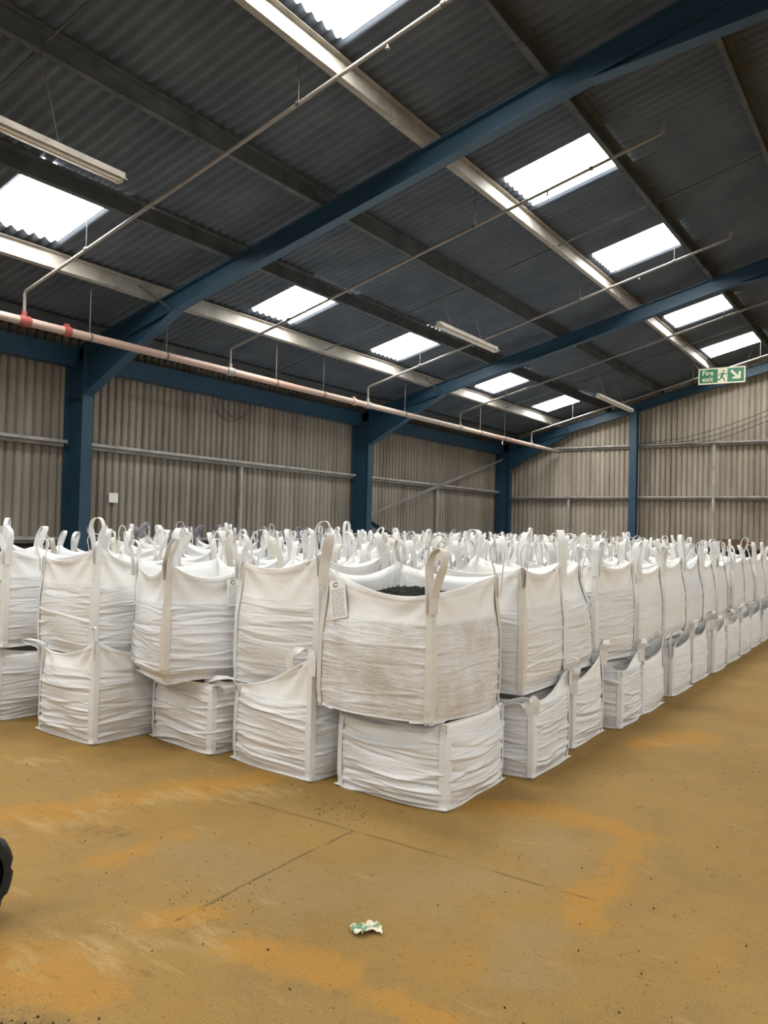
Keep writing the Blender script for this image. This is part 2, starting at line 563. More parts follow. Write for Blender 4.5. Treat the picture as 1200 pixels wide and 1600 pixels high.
def frame_parts(root, y, sgn):
    m = MB()
    ibeam(m, (sgn * 10.97, y, 0), (sgn * 10.97, y, 4.42), (1, 0, 0), 0.46, 0.19)
    m.build('column', M_STEEL, root)
    m = MB()
    hh = 0.131
    ibeam(m, (sgn * 11.0, y, roofz(11.0) - hh), (0, y, RT - hh), (SL * sgn, 0, 1), 0.254, 0.15)
    m.build('rafter', M_STEEL, root)
    # tapered eaves haunch
    m = MB()
    a, b = sgn * 10.74, sgn * 8.75
    zb = roofz(8.75) - 0.262
    za0, za1 = 3.66, roofz(10.74) - 0.25
    m.prism([(a, y - 0.005, za0), (b, y - 0.005, zb - 0.01), (b, y - 0.005, zb + 0.02), (a, y - 0.005, za1)], (0, 0.01, 0))
    m.prism([(a, y - 0.09, za0 - 0.014), (b, y - 0.09, zb - 0.014), (b, y - 0.09, zb), (a, y - 0.09, za0)], (0, 0.18, 0))
    m.build('haunch', M_STEEL, root)
    m = MB()
    m.box((min(sgn * 10.735, sgn * 11.19), y - 0.09, 3.60), (max(sgn * 10.735, sgn * 11.19), y + 0.09, 3.614))
    m.build('stiffener_plate', M_STEEL, root)
    # apex haunch
    m = MB()
    a, zc = sgn * 2.8, roofz(2.8) - 0.262
    m.prism([(a, y - 0.005, zc), (0, y - 0.005, 6.46), (0, y - 0.005, RT - 0.25), (a, y - 0.005, zc + 0.02)], (0, 0.01, 0))
    m.prism([(a, y - 0.075, zc - 0.014), (0, y - 0.075, 6.446), (0, y - 0.075, 6.46), (a, y - 0.075, zc)], (0, 0.15, 0))
    m.build('apex_haunch', M_STEEL, root)
    # fly brace from purlin to rafter
    m = MB()
    m.tube([(sgn * 8.85, y - 0.03, roofz(8.85) - 0.23), (sgn * 8.98, y - 0.52, roofz(9.0) + 0.05)], 0.016, 6)
    m.build('fly_brace', M_PURLIN, root)

for i, y in enumerate(FRAMES):
    r = empty('portal_frame', (0, 0, 0))
    lab = ['blue steel portal frame at the near gable', 'blue steel portal frame above the photographer', 'blue steel portal frame nearest the bag corner, with the biggest rafter',
           'blue steel portal frame in mid hall, between two pairs of rooflights', 'blue steel portal frame against the far gable wall'][i]
    tag(r, lab, 'portal frame', kind='structure')
    for sgn in (-1, 1):
        frame_parts(r, y, sgn)

def gable_post(x, yy, lab):
    m = MB()
    ibeam(m, (x, yy, 0), (x, yy, roofz(x) - 0.15), (0, 1, 0), 0.20, 0.19)
    o = m.build('gable_post', M_STEEL)
    tag(o, lab, 'post', kind='structure')
gable_post(-6.94, 22.98, 'blue steel post standing against the far gable')
gable_post(-2.31, 22.98, 'blue steel gable post just right of the hall centre')
gable_post(2.31, 22.98, 'blue steel gable post on the right half')
gable_post(6.94, 22.98, 'blue steel gable post near the right wall')

def purlin(x, lab):
    s = 1 if x <= 0 else -1
    nrm = Vector((SL * -s * -1, 0, 1)).normalized() if False else Vector((-SL * s, 0, 1)).normalized()
    slope = Vector((s, 0, SL)).normalized()       # upslope
    p = Vector((x, Y0 + 0.1, roofz(x)))
    ax = (0, Y1 - Y0 - 0.2, 0)
    def plate(mb, a0, a1, h0, h1, yy=None, ln=None):
        q = [p + slope * a0 + nrm * h0, p + slope * a1 + nrm * h0, p + slope * a1 + nrm * h1, p + slope * a0 + nrm * h1]
        if yy is not None:
            q = [Vector((v.x, yy, v.z)) for v in q]
            mb.prism(q, (0, ln, 0))
        else:
            mb.prism(q, ax)
    m = MB()
    plate(m, -0.003, 0.003, 0.0, 0.21)
    plate(m, -0.06, 0.003, 0.0, 0.005)
    plate(m, -0.003, 0.06, 0.205, 0.21)
    plate(m, -0.06, -0.056, 0.0, 0.018)
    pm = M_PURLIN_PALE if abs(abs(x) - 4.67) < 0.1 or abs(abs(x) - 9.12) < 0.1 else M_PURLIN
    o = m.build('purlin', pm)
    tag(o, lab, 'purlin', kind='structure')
    for y in FRAMES[1:]:
        m = MB()
        ya, yb = y - 0.75, min(y + 0.75, Y1 - 0.15)
        plate(m, 0.004, 0.010, 0.004, 0.20, ya, yb - ya)
        plate(m, -0.063, 0.010, -0.006, -0.001, ya, yb - ya)
        plate(m, 0.004, 0.062, 0.196, 0.202, ya, yb - ya)
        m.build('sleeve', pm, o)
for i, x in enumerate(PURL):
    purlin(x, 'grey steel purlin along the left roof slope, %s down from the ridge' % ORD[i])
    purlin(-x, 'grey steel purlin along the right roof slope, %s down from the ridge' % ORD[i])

for k, y in enumerate((-3.75, 3.86, 11.48, 19.1)):
    for sgn in (-1, 1):
        m = MB()
        m.tube([(sgn * 10.6, y, roofz(10.6) + 0.06), (sgn * 0.2, y, roofz(0.2) + 0.06)], 0.011, 6)
        o = m.build('sag_bar', M_PURLIN)
        tag(o, 'thin steel sag bar across the purlins in bay %s from the near gable, %s slope' % (['one', 'two', 'three', 'four'][k], 'left' if sgn < 0 else 'right'), 'sag bar', kind='structure')

# eaves beams along the side walls
for sgn in (-1, 1):
    for k in range(4):
        m = MB()
        ya, yb = FRAMES[k] + 0.012, FRAMES[k + 1] - 0.012
        xa, xb = sorted((sgn * 10.98, sgn * 11.16))
        m.box((xa, ya, 4.10), (xb, yb, 4.12))
        m.box((xa, ya, 4.38), (xb, yb, 4.40))
        xi = sgn * 10.98
        m.box((min(xi, xi + sgn * 0.012), ya, 4.12), (max(xi, xi + sgn * 0.012), yb, 4.38))
        o = m.build('eaves_beam', M_STEEL)
        tag(o, 'blue eaves beam along the %s wall in bay %s from the near gable' % ('left' if sgn < 0 else 'right', ['one', 'two', 'three', 'four'][k]), 'beam', kind='structure')

def girt_profile(m, q0, q1, inward, z):
    """C rail: web faces the room, lips run back to the sheets. z = top edge"""
    q0, q1, n = Vector(q0), Vector(q1), Vector(inward)
    ax = q1 - q0
    def plate(d0, d1, z0, z1):
        a = [q0 + n * d0 + Vector((0, 0, z0)), q0 + n * d1 + Vector((0, 0, z0)), q0 + n * d1 + Vector((0, 0, z1)), q0 + n * d0 + Vector((0, 0, z1))]
        m.prism(a, ax)
    plate(0.02, 0.19, z - 0.008, z)
    plate(0.184, 0.192, z - 0.05, z)
    plate(0.02, 0.10, z - 0.10, z - 0.05)

for zz, nm in ((2.95, 'upper'), (1.45, 'lower')):
    for k in range(4):
        m = MB()
        girt_profile(m, (-XW, FRAMES[k] + 0.12, 0), (-XW, FRAMES[k + 1] - 0.12, 0), (1, 0, 0), zz)
        o = m.build('wall_rail', M_GIRT)
        tag(o, '%s dusty steel rail on the left wall, bay %s from the near gable' % (nm, ['one', 'two', 'three', 'four'][k]), 'rail', kind='structure')
xs = [-11.1, -6.94, -2.31, 2.31, 6.94, 11.1]
for zz, nm in ((4.29, 'top'), (2.80, 'middle'), (1.45, 'lower')):
    for k in range(5):
        m = MB()
        girt_profile(m, (xs[k] + 0.1, Y1, 0), (xs[k + 1] - 0.1, Y1, 0), (0, -1, 0), zz)
        o = m.build('gable_rail', M_GIRT)
        tag(o, '%s steel rail on the far gable, %s panel from the left corner' % (nm, ORD[k]), 'rail', kind='structure')
def rail_strut(x0, y0, x1, y1, z0, z1, lab):
    m = MB()
    m.box((min(x0, x1), min(y0, y1), z0), (max(x0, x1), max(y0, y1), z1))
    o = m.build('rail_strut', M_GIRT)
    tag(o, lab, 'strut', kind='structure')
rail_strut(-11.2, 11.45, -11.14, 11.52, 1.45, 2.87, 'thin strut between wall rails in the middle bay of the left wall')
rail_strut(-11.2, 19.1, -11.14, 19.17, 1.45, 2.87, 'thin strut between wall rails beside the diagonal brace')
rail_strut(-8.95, 23.1, -8.89, 23.17, 1.45, 2.72, 'thin strut between gable rails left of the gable post')
rail_strut(-4.84, 23.1, -4.77, 23.17, 1.45, 4.21, 'tall thin strut between gable rails right of the gable post')

m = MB()
def angle_bar(m, a, b, w=0.08, side=(1, 0, 0)):
    a, b = Vector(a), Vector(b)
    d = (b - a)
    n = d.normalized().cross(Vector(side)).normalized()
    s = Vector(side)
    m.prism([a, a + n * w, a + n * w + s * 0.008, a + s * 0.008], d)
    m.prism([a, a + s * w, a + s * w + n * 0.008, a + n * 0.008], d)
angle_bar(m, (-11.0, 15.45, 2.0), (-11.0, 22.8, 3.98))
tag(m.build('diagonal_brace', M_GIRT), 'grey diagonal brace rising across the left wall to the far corner', 'brace', kind='structure')
m = MB()
angle_bar(m, (-10.95, 15.45, 1.92), (-10.95, 20.0, 0.35))
tag(m.build('diagonal_brace', M_STEEL), 'blue diagonal brace running down behind the bags from the mid-hall column', 'brace', kind='structure')

# added unseen roller door, left open to let side light onto the bags
dr = empty('added_door_1')
tag(dr, 'added open roller door in the unseen near gable', 'door', kind='structure')
m = MB()
m.box((-1.12, Y0 - 0.02, 0), (-1.0, Y0 + 0.12, 4.34))
m.box((6.0, Y0 - 0.02, 0), (6.12, Y0 + 0.12, 4.34))
m.build('added_door_frame', M_STEEL, dr)
m = MB()
m.tube([(-1.1, Y0 + 0.3, 4.55), (6.1, Y0 + 0.3, 4.55)], 0.24, 16)
m.build('added_door_roll', M_GIRT, dr)

# ------------------------------------------------------------------ sprinkler pipework
sp = empty('sprinkler_pipework')
tag(sp, 'peach and grey sprinkler pipe running along the left eaves with branches up the roof', 'pipework')
PX, PZ = -9.25, 4.15
m = MB()
m.tube([(PX, y, PZ) for y in np.linspace(-7.4, 23.0, 24)], 0.055, 12)
m.build('main_pipe', M_PIPE, sp)
BR = [1.95, 5.66, 9.2, 13.03, 16.85, 21.05]
for y in BR:
    m = MB()
    top = PZ + 0.37
    end = 2.55
    ez = top + 0.26 * (9.25 - end)
    m.tube([(PX, y, PZ + 0.04), (PX, y, top - 0.03), (PX + 0.03, y, top), (PX + 0.3, y, top + 0.07), (-end, y, ez), (-end + 0.03, y, ez + 0.02), (-end + 0.04, y, ez + 0.11)], 0.02, 8)
    b = m.build('branch_pipe', M_BRANCH, sp)
    m = MB()
    m.tube([(PX, y - 0.075, PZ), (PX, y + 0.075, PZ)], 0.068, 12)
    m.tube([(PX, y, PZ + 0.05), (PX, y, PZ + 0.12)], 0.034, 10)
    m.build('tee_clamp', M_REDCLAMP if y < 8 else M_BRANCH, b)
    for xx in (-8.05, -4.9, -3.35):
        z = top + 0.26 * (9.25 + xx)
        m = MB()
        m.tube([(xx, y, z), (xx, y, roofz(xx) + 0.2)], 0.006, 5)
        m.tube([(xx - 0.02, y, z), (xx + 0.02, y, z)], 0.028, 8)
        m.build('pipe_hanger', M_ROD, b)
    for xx in (-6.9, -3.9):
        z = top + 0.26 * (9.25 + xx)
        m = MB()
        m.tube([(xx, y, z), (xx, y, z - 0.05), (xx, y, z - 0.055), (xx, y, z - 0.06)], [0.010, 0.010, 0.022, 0.022], 8)
        m.build('sprinkler_head', M_BRANCH, b)
for y in (6.6, 7.9, 10.3, 11.6, 14.4, 17.9, 19.3):
    m = MB()
    m.tube([(PX, y, PZ), (PX, y, roofz(9.25) + 0.05)], 0.007, 5)
    m.tube([(PX, y - 0.015, PZ), (PX, y + 0.015, PZ)], 0.064, 10)
    m.build('hanger_rod', M_ROD, sp)
for y in (6.25, 12.55):
    m = MB()
    m.tube([(PX, y - 0.05, PZ), (PX, y + 0.05, PZ)], 0.070, 12)
    m.box((PX - 0.02, y - 0.03, PZ + 0.05), (PX + 0.02, y + 0.03, PZ + 0.095))
    m.build('coupling', M_REDCLAMP if y < 8 else M_PIPE, sp)

# ------------------------------------------------------------------ fluorescent fittings
M_FITTING = mottled('dusty_white_enamel', (0.30, 0.28, 0.24), (0.55, 0.52, 0.46), 5.0, 0.5)
M_TUBE = mat('unlit_tube', (0.62, 0.60, 0.55), 0.25)
def fluorescent(x, y, z, ln, lab, rod_top):
    r = empty('fluorescent_fitting', (x, y, z))
    tag(r, lab, 'light fitting', 'hanging fluorescent fittings')
    m = MB()
    m.prism([(-0.032, 0, 0.06), (0.032, 0, 0.06), (0.032, 0, 0.02), (-0.032, 0, 0.02)], (0, ln, 0))
    m.prism([(-0.034, 0.0, 0.02), (0.034, 0.0, 0.02), (0.072, 0.0, -0.012), (0.068, 0.0, -0.015), (0.033, 0, 0.014), (-0.033, 0, 0.014), (-0.068, 0, -0.015), (-0.072, 0, -0.012)], (0, ln, 0))
    m.build('batten_body', M_FITTING, r)
    for dx in (-0.024, 0.024):
        m = MB()
        m.tube([(dx, 0.05, -0.016), (dx, ln - 0.05, -0.016)], 0.014, 10)
        m.build('tube', M_TUBE, r)
    for yy in (0.02, ln - 0.05):
        m = MB()
        m.box((-0.042, yy, -0.032), (0.042, yy + 0.025, 0.02))
        m.build('lamp_holder', M_FITTING, r)
    for yy in (ln * 0.2, ln * 0.72):
        m = MB()
        m.tube([(0, yy, 0.058), (rod_top - x, yy, roofz(rod_top) - z)], 0.005, 5)
        m.build('hanger_rod', M_ROD, r)
    return r
fluorescent(-5.8, 2.2, 4.66, 2.22, 'dusty fluorescent batten hanging nearest the viewer, over the nearest left rooflight', -6.12)
fluorescent(-5.8, 9.87, 4.62, 1.86, 'white fluorescent batten hanging in the middle of the hall', -6.12)
fluorescent(-5.8, 16.6, 4.62, 2.4, 'fluorescent batten hanging near the far gable post', -6.12)
fluorescent(-0.865, 6.05, 5.0, 1.8, 'fluorescent batten below the ridge, only its end in view', -0.5)

# ------------------------------------------------------------------ fire exit sign
M_GREEN = mat('sign_green', (0.0, 0.16, 0.062), 0.45)
M_CREAM = mat('photoluminescent_cream', (0.76, 0.76, 0.56), 0.5)
sg = empty('fire_exit_sign', (-4.02, 20.0, 5.30))
sg.rotation_euler = (0, math.radians(0.6), 0)
tag(sg, 'green and cream fire exit sign hanging on chains in front of the far gable', 'sign')
W2, HS = 0.52, 0.38
m = MB()
m.box((-W2, 0.0, 0), (W2, 0.012, HS))
m.build('sign_board', M_CREAM, sg)
for xa, xb in ((-W2 + 0.028, -0.085), (0.13, W2 - 0.028)):
    m = MB()
    m.box((xa, -0.003, 0.03), (xb, 0.0, HS - 0.03))
    m.build('green_panel', M_GREEN, sg)
def sign_text(body, x, z, size):
    c = bpy.data.curves.new('lettering', 'FONT')
    c.body = body
    c.size = size
    c.offset = 0.0015
    c.extrude = 0.0015
    c.resolution_u = 4
    t = bpy.data.objects.new('lettering_curve', c)
    COL.objects.link(t)
    bpy.context.view_layer.update()
    me = bpy.data.meshes.new_from_object(t.evaluated_get(bpy.context.evaluated_depsgraph_get()))
    bpy.data.objects.remove(t)
    me.materials.clear()
    me.materials.append(M_CREAM)
    o = link('lettering', me, sg)
    o.location = (x, -0.006, z)
    o.rotation_euler = (math.radians(90), 0, 0)
sign_text('Fire', -0.435, 0.212, 0.165)
sign_text('exit', -0.435, 0.065, 0.165)
# running figure
m = MB()
def limb(m, pts, w):
    for a, b in zip(pts[:-1], pts[1:]):
        a, b = Vector((a[0], 0, a[1])), Vector((b[0], 0, b[1]))
        d = (b - a).normalized()
        n = Vector((-d.z, 0, d.x)) * w / 2
        e = d * w * 0.25
        m.prism([a - e + n + Vector((0, -0.004, 0)), b + e + n + Vector((0, -0.004, 0)), b + e - n + Vector((0, -0.004, 0)), a - e - n + Vector((0, -0.004, 0))], (0, 0.004, 0))
limb(m, [(0.03, 0.245), (0.0, 0.15)], 0.05)
limb(m, [(0.04, 0.235), (0.085, 0.215), (0.115, 0.24)], 0.02)
limb(m, [(0.015, 0.24), (-0.035, 0.225), (-0.055, 0.19)], 0.02)
limb(m, [(0.005, 0.15), (0.05, 0.115), (0.075, 0.055)], 0.027)
limb(m, [(-0.005, 0.15), (-0.04, 0.095), (-0.10, 0.095)], 0.027)
ring = [(0.045 + 0.022 * math.cos(a), -0.004, 0.292 + 0.022 * math.sin(a)) for a in np.linspace(0, 2 * math.pi, 14)[:-1]]
m.prism(ring, (0, 0.004, 0))
m.build('running_figure', M_GREEN, sg)
m = MB()
c = Vector((0.315, 0, 0.19))
def sq(pts):
    m.prism([c + Vector((p[0], -0.006, p[1])) for p in pts], (0, 0.004, 0))
a = 0.0265
sq([(-0.115 - a * 0 - 0.012, 0.075 + 0.012), (-0.115 + 0.03, 0.075 + 0.045), (0.06, -0.03), (0.02, -0.072)])
sq([(0.105, -0.095), (0.105, 0.075), (0.062, 0.075), (0.05, -0.04)])
sq([(0.105, -0.095), (-0.075, -0.095), (-0.075, -0.052), (0.05, -0.04)])
m.build('arrow', M_CREAM, sg)
for (x0, x1) in ((-W2 + 0.01, -0.72), (W2 - 0.01, 0.78)):
    m = MB()
    zt = roofz(-4.02 + x1) - 5.30
    k = 14
    P = [Vector((x0 + (x1 - x0) * t, 0.006, HS - 0.01 + (zt - HS + 0.01) * t)) for t in np.linspace(0, 1, k + 1)]
    for i in range(k):
        mid = (P[i] + P[i + 1]) / 2
        d = (P[i + 1] - P[i]) * 0.62
        sd = Vector((0, 0.011, 0)) if i % 2 else Vector((0.011, 0, 0.0))
        loop = [mid + d * math.cos(q) + sd * math.sin(q) for q in np.linspace(0, 2 * math.pi, 9)]
        m.tube(loop, 0.0035, 5, cap=False)
    m.build('chain', M_ROD, sg)

# ------------------------------------------------------------------ cables, notice, timber on the rail
def cable(pts, lab, r=0.008):
    m = MB()
    P = [Vector(p) for p in pts]
    out = []
    for i in range(len(P) - 1):
        p0, p1, p2, p3 = P[max(i - 1, 0)], P[i], P[i + 1], P[min(i + 2, len(P) - 1)]
        for t in np.linspace(0, 1, 8)[:-1]:
            t2, t3 = t * t, t * t * t
            out.append(0.5 * ((2 * p1) + (p2 - p0) * t + (2 * p0 - 5 * p1 + 4 * p2 - p3) * t2 + (3 * p1 - p0 - 3 * p2 + p3) * t3))
    out.append(P[-1])
    m.tube(out, r, 6)
    tag(m.build('cable', M_WIRE), lab, 'cable')
cable([(-6.8, 22.95, 4.30), (-5.4, 23.05, 4.45), (-3.6, 23.05, 5.0), (-2.3, 22.85, 5.6)], 'uppermost slack black cable sagging across the far gable')
cable([(-6.8, 22.96, 4.26), (-5.2, 23.05, 4.36), (-3.6, 23.05, 4.86), (-2.3, 22.85, 5.45)], 'middle slack black cable sagging across the far gable')
cable([(-6.8, 22.97, 4.22), (-5.0, 23.04, 4.28), (-3.6, 23.05, 4.72), (-2.3, 22.85, 5.3)], 'lowest slack black cable sagging across the far gable')
cable([(-10.96, 10.5, 4.11), (-10.97, 10.6, 3.80), (-10.97, 10.95, 3.66), (-10.97, 11.35, 3.85), (-10.96, 11.5, 4.11)], 'loose cable loop hanging from the left eaves beam', 0.006)
cable([(-11.04, 10.7, 4.11), (-11.04, 10.85, 3.9), (-11.04, 11.2, 3.75), (-11.04, 11.6, 3.95), (-11.04, 11.75, 4.11)], 'second shallower cable loop beside it under the eaves beam', 0.005)
m = MB()
m.box((-11.215, 8.46, 2.02), (-11.205, 8.64, 2.18))
tag(m.build('notice', M_PAPER), 'small pale paper notice fixed on the left corrugated wall', 'notice')
M_WOOD = mottled('old_brown_timber', (0.09, 0.05, 0.03), (0.17, 0.10, 0.06), 6.0, 0.8, (0.3, 1, 1))
m = MB()
m.box((-4.75, 23.03, 1.452), (-3.75, 23.17, 1.57))
m.box((-4.55, 23.03, 1.57), (-4.0, 23.15, 1.63))
tag(m.build('timber_offcut', M_WOOD), 'brown timber lying on the lower rail of the far gable', 'timber')

# ------------------------------------------------------------------ bulk bags
LOOPS = {}
def smooth_interp(x, xp, fp):
    """piecewise cubic (monotone-ish) interpolation through smoothed linear segments"""
    d = 0.045
    return sum(np.interp(np.clip(x + o, xp[0], xp[-1]), xp, fp) * w for o, w in ((-d, 0.2), (-d / 2, 0.2), (0, 0.2), (d / 2, 0.2), (d, 0.2)))

class Shape:
    """analytic surface of a filled bag, four sides, v from the base to the rim"""
    def __init__(s, rng, w=0.9, d=0.9, hf=0.66, hr=0.86, bulge=0.075, top=0.97, foot=1.0, corners=(0, 0, 0, 0), sag=0.06, lean=(0, 0), skirt=(0, 0, 0, 0), round_foot=0.0, droop=(0, 0, 0, 0), creases=14, camp=0.006, peak=1.8, dome=0.045, base_bulge=0.12, lump=0.010):
        s.rng = rng
        s.w, s.d, s.hf, s.hr = w, d, hf, hr
        s.bulge, s.top, s.foot = bulge, top, foot
        s.cz = corners
        s.sag = [sag * (0.7 + 0.6 * rng.random()) for _ in range(4)] if not isinstance(sag, (list, tuple)) else sag
        s.lean = lean
        s.skirt = skirt
        s.rf = round_foot
        s.vf = 0.78
        s.pk, s.dome, s.bb, s.lump = peak, dome, base_bulge, lump
        s.c = np.array([(-w / 2, -d / 2), (w / 2, -d / 2), (w / 2, d / 2), (-w / 2, d / 2)])
        s.n = np.array([(0, -1), (1, 0), (0, 1), (-1, 0)], float)
        s.bl = [bulge * (0.8 + 0.5 * rng.random()) for _ in range(4)]
        s.ph = [rng.random() * 6.28 for _ in range(12)]
        s.creases = []
        for k in range(4):
            L = []
            for _ in range(creases):
                L.append((rng.uniform(0.06, 0.92) * hf, rng.uniform(-0.10, 0.10), rng.uniform(-0.05, 0.05), rng.uniform(0.007, 0.018), rng.uniform(0.4, 1.0) * camp * rng.choice((1, 1, -1)),
                          rng.uniform(0.0, 1.0), rng.uniform(0.22, 0.6)))
            # gathers where the corner webbing is sewn on
            for _ in range(creases + 8 if camp else 0):
                L.append((rng.uniform(0.05, 0.98) * hf, rng.uniform(-0.05, 0.05), rng.uniform(-0.12, 0.12), rng.uniform(0.007, 0.012), rng.uniform(0.002, 0.005), rng.choice((0.02, 0.98)), rng.uniform(0.10, 0.28)))
            s.creases.append(L)
    def P(s, k, S, V, detail=True):
        S = np.asarray(S, float)
        V = np.asarray(V, float)
        a, b = s.c[k], s.c[(k + 1) % 4]
        n = s.n[k]
        sc = np.interp(V, [0, 0.05, 0.14, 0.4, 0.62, 0.78, 0.9, 1.0], [s.foot, s.foot * (1 - 0.02), 1.0, 1.0, 0.995, 0.5 + 0.5 * s.top, s.top, s.top])
        x = (a[0] * (1 - S) + b[0] * S) * sc
        y = (a[1] * (1 - S) + b[1] * S) * sc
        bp = smooth_interp(V, [0, 0.06, 0.15, 0.36, 0.6, 0.74, 0.84, 1.0], [s.bb, 0.35 + s.bb, 0.9, 1.0, 0.85, 0.5, 0.1, s.skirt[k]])
        sh = 1 - np.abs(2 * S - 1) ** 2.6
        bulge = s.bl[k] * bp * sh
        cz = s.cz[k] * (1 - S) ** s.pk + s.cz[(k + 1) % 4] * S ** s.pk
        rim = s.hr + cz - s.sag[k] * (4 * S * (1 - S)) ** 0.8
        z = np.where(V <= s.vf, V / s.vf * s.hf, s.hf + (V - s.vf) / (1 - s.vf) * (rim - s.hf))
        # underside rounds up between the corners when a bag overhangs
        if s.rf:
            z = z + s.rf * sh * np.clip(1 - V / 0.25, 0, 1) ** 2
        lw = s.w if k % 2 == 0 else s.d
        disp = s.lump * np.sin(S * 5.1 + s.ph[k] + 3 * V) * np.sin(V * 6.3 + s.ph[k + 4]) * sh
        if detail:
            for (z0, cur, slp, sg, am, sc0, sw) in s.creases[k]:
                zc = z0 + cur * (S - 0.5) ** 2 * 2 + slp * (S - 0.5)
                q = (z - zc) / sg
                disp = disp + am * (np.exp(-q ** 2) + 0.9 * q * np.exp(-q ** 2)) * np.exp(-((S - sc0) / sw) ** 4)
            # taut folds fanning out of the top corners
            up = np.clip((V - 0.62) / 0.2, 0, 1)
            for e, ss in ((0, S), (1, 1 - S)):
                dx = ss * lw
                dz = np.maximum(rim - z, 0) + 0.02
                th = np.arctan2(dx, dz)
                rho = np.hypot(dx, dz)
                disp = disp + 0.008 * up * np.sin(th * 9 + s.ph[8 + e] + k) * np.exp(-((rho - 0.22) / 0.16) ** 2)
            # hem band along the rim
            disp = disp + 0.005 * np.clip((V - 0.955) / 0.012, 0, 1)
        o = bulge + disp
        zr = z / max(s.hr, 0.1)
        x = x + n[0] * o + s.lean[0] * zr ** 1.3
        y = y + n[1] * o + s.lean[1] * zr ** 1.3
        return np.stack([x, y, z], -1)

def body_mesh(sh, name, N, vs, fabric, cap_mat, cap_z=None):
    vs = np.asarray(vs)
    S = np.arange(N) / N
    S = S + 0.0
    cols = []
    fills = []
    nV = len(vs)
    P = np.zeros((nV, 4 * N, 3))
    for k in range(4):
        SS, VV = np.meshgrid(S, vs)
        P[:, k * N:(k + 1) * N] = sh.P(k, SS, VV)
    # average the seam column of both sides so corners stay closed
    for k in range(4):
        a = sh.P(k, np.zeros(nV), vs)
        b = sh.P((k - 1) % 4, np.ones(nV), vs)
        P[:, k * N] = (a + b) / 2
    M = 4 * N
    verts = P.reshape(-1, 3)
    fill = np.repeat((np.clip((sh.vf + 0.015 - vs) / 0.03, 0, 1)), M)
    idx = np.arange(nV * M).reshape(nV, M)
    nx = np.roll(idx, -1, axis=1)
    F = np.stack([idx[:-1], nx[:-1], nx[1:], idx[1:]], -1).reshape(-1, 4).tolist()
    mi = [0] * len(F)
    # inner wall: rim goes back down to the load
    cen = P[-1].mean(axis=0)
    inn = []
    infill = []
    for q, vv in enumerate((1.0, 0.96, 0.90, 0.84, 0.79)):
        j = int(np.argmin(np.abs(vs - vv)))
        R = P[j].copy()
        c2 = R.mean(axis=0)
        dv = c2[:2] - R[:, :2]
        R[:, :2] += dv / np.maximum(np.linalg.norm(dv, axis=1, keepdims=True), 1e-6) * (0.006 if vv < 0.99 else 0.003)
        if vv > 0.99:
            R[:, 2] += 0.002
        inn.append(R)
    base_i = nV * M
    inn = np.stack(inn)
    verts = np.concatenate([verts, inn.reshape(-1, 3)])
    fill = np.concatenate([fill, np.zeros(len(inn) * M)])
    ii = np.arange(len(inn) * M).reshape(len(inn), M) + base_i
    chain = np.concatenate([idx[-1:], ii])
    nx = np.roll(chain, -1, axis=1)
    G = np.stack([chain[:-1], nx[:-1], nx[1:], chain[1:]], -1).reshape(-1, 4).tolist()
    F += G
    mi += [0] * len(G)
    # load surface inside and the flat base
    top = inn[-1]
    c0 = top.mean(axis=0)
    ring2 = top * 0.5 + c0 * 0.5
    ring2[:, 2] += sh.dome * 0.7
    o = len(verts)
    verts = np.concatenate([verts, ring2, [c0 + np.array([0, 0, sh.dome])]])
    fill = np.concatenate([fill, np.zeros(M + 1)])
    last = ii[-1]
    for i in range(M):
        j = (i + 1) % M
        F.append([int(last[i]), int(last[j]), o + j, o + i])
        F.append([o + i, o + j, o + M])
        mi += [1, 1]
    b0 = P[0].mean(axis=0)
    o = len(verts)
    b0[2] = 0.004
    verts = np.concatenate([verts, [b0]])
    fill = np.concatenate([fill, [1.0]])
    for i in range(M):
        F.append([i, o, (i + 1) % M])
        mi.append(0)
    me = bpy.data.meshes.new(name)
    me.from_pydata(verts.tolist(), [], F)
    me.materials.append(fabric)
    me.materials.append(cap_mat)
    me.polygons.foreach_set('material_index', mi)
    me.polygons.foreach_set('use_smooth', [True] * len(F))
    at = me.attributes.new('fill', 'FLOAT', 'POINT')
    at.data.foreach_set('value', fill.astype(np.float32))
    me.update()
    return me

def ribbon_mesh(name, runs, material, thick=0.004):
    """runs: list of frame lists; a frame = (left, centre, right, normal)"""
    mb = MB()
    for fr in runs:
        vs, fs = [], []
        for (l, c, r, n) in fr:
            n = np.asarray(n)
            vs += [l + n * thick, c + n * thick, r + n * thick, r - n * 0.001, c - n * 0.001, l - n * 0.001]
        for i in range(len(fr) - 1):
            for q in range(6):
                fs.append((i * 6 + q, i * 6 + (q + 1) % 6, (i + 1) * 6 + (q + 1) % 6, (i + 1) * 6 + q))
        fs.append((0, 1, 2, 3, 4, 5))
        e = (len(fr) - 1) * 6
        fs.append((e + 5, e + 4, e + 3, e + 2, e + 1, e))
        mb.add(vs, fs, 0, False)
    return mb.mesh(name, material)

def catmull(P, n=6):
    P = np.asarray(P, float)
    out = []
    for i in range(len(P) - 1):
        p0, p1, p2, p3 = P[max(i - 1, 0)], P[i], P[i + 1], P[min(i + 2, len(P) - 1)]
        for t in np.linspace(0, 1, n, endpoint=False):
            out.append(0.5 * ((2 * p1) + (p2 - p0) * t + (2 * p0 - 5 * p1 + 4 * p2 - p3) * t * t + (3 * p1 - p0 - 3 * p2 + p3) * t ** 3))
    out.append(P[-1])
    return np.array(out)

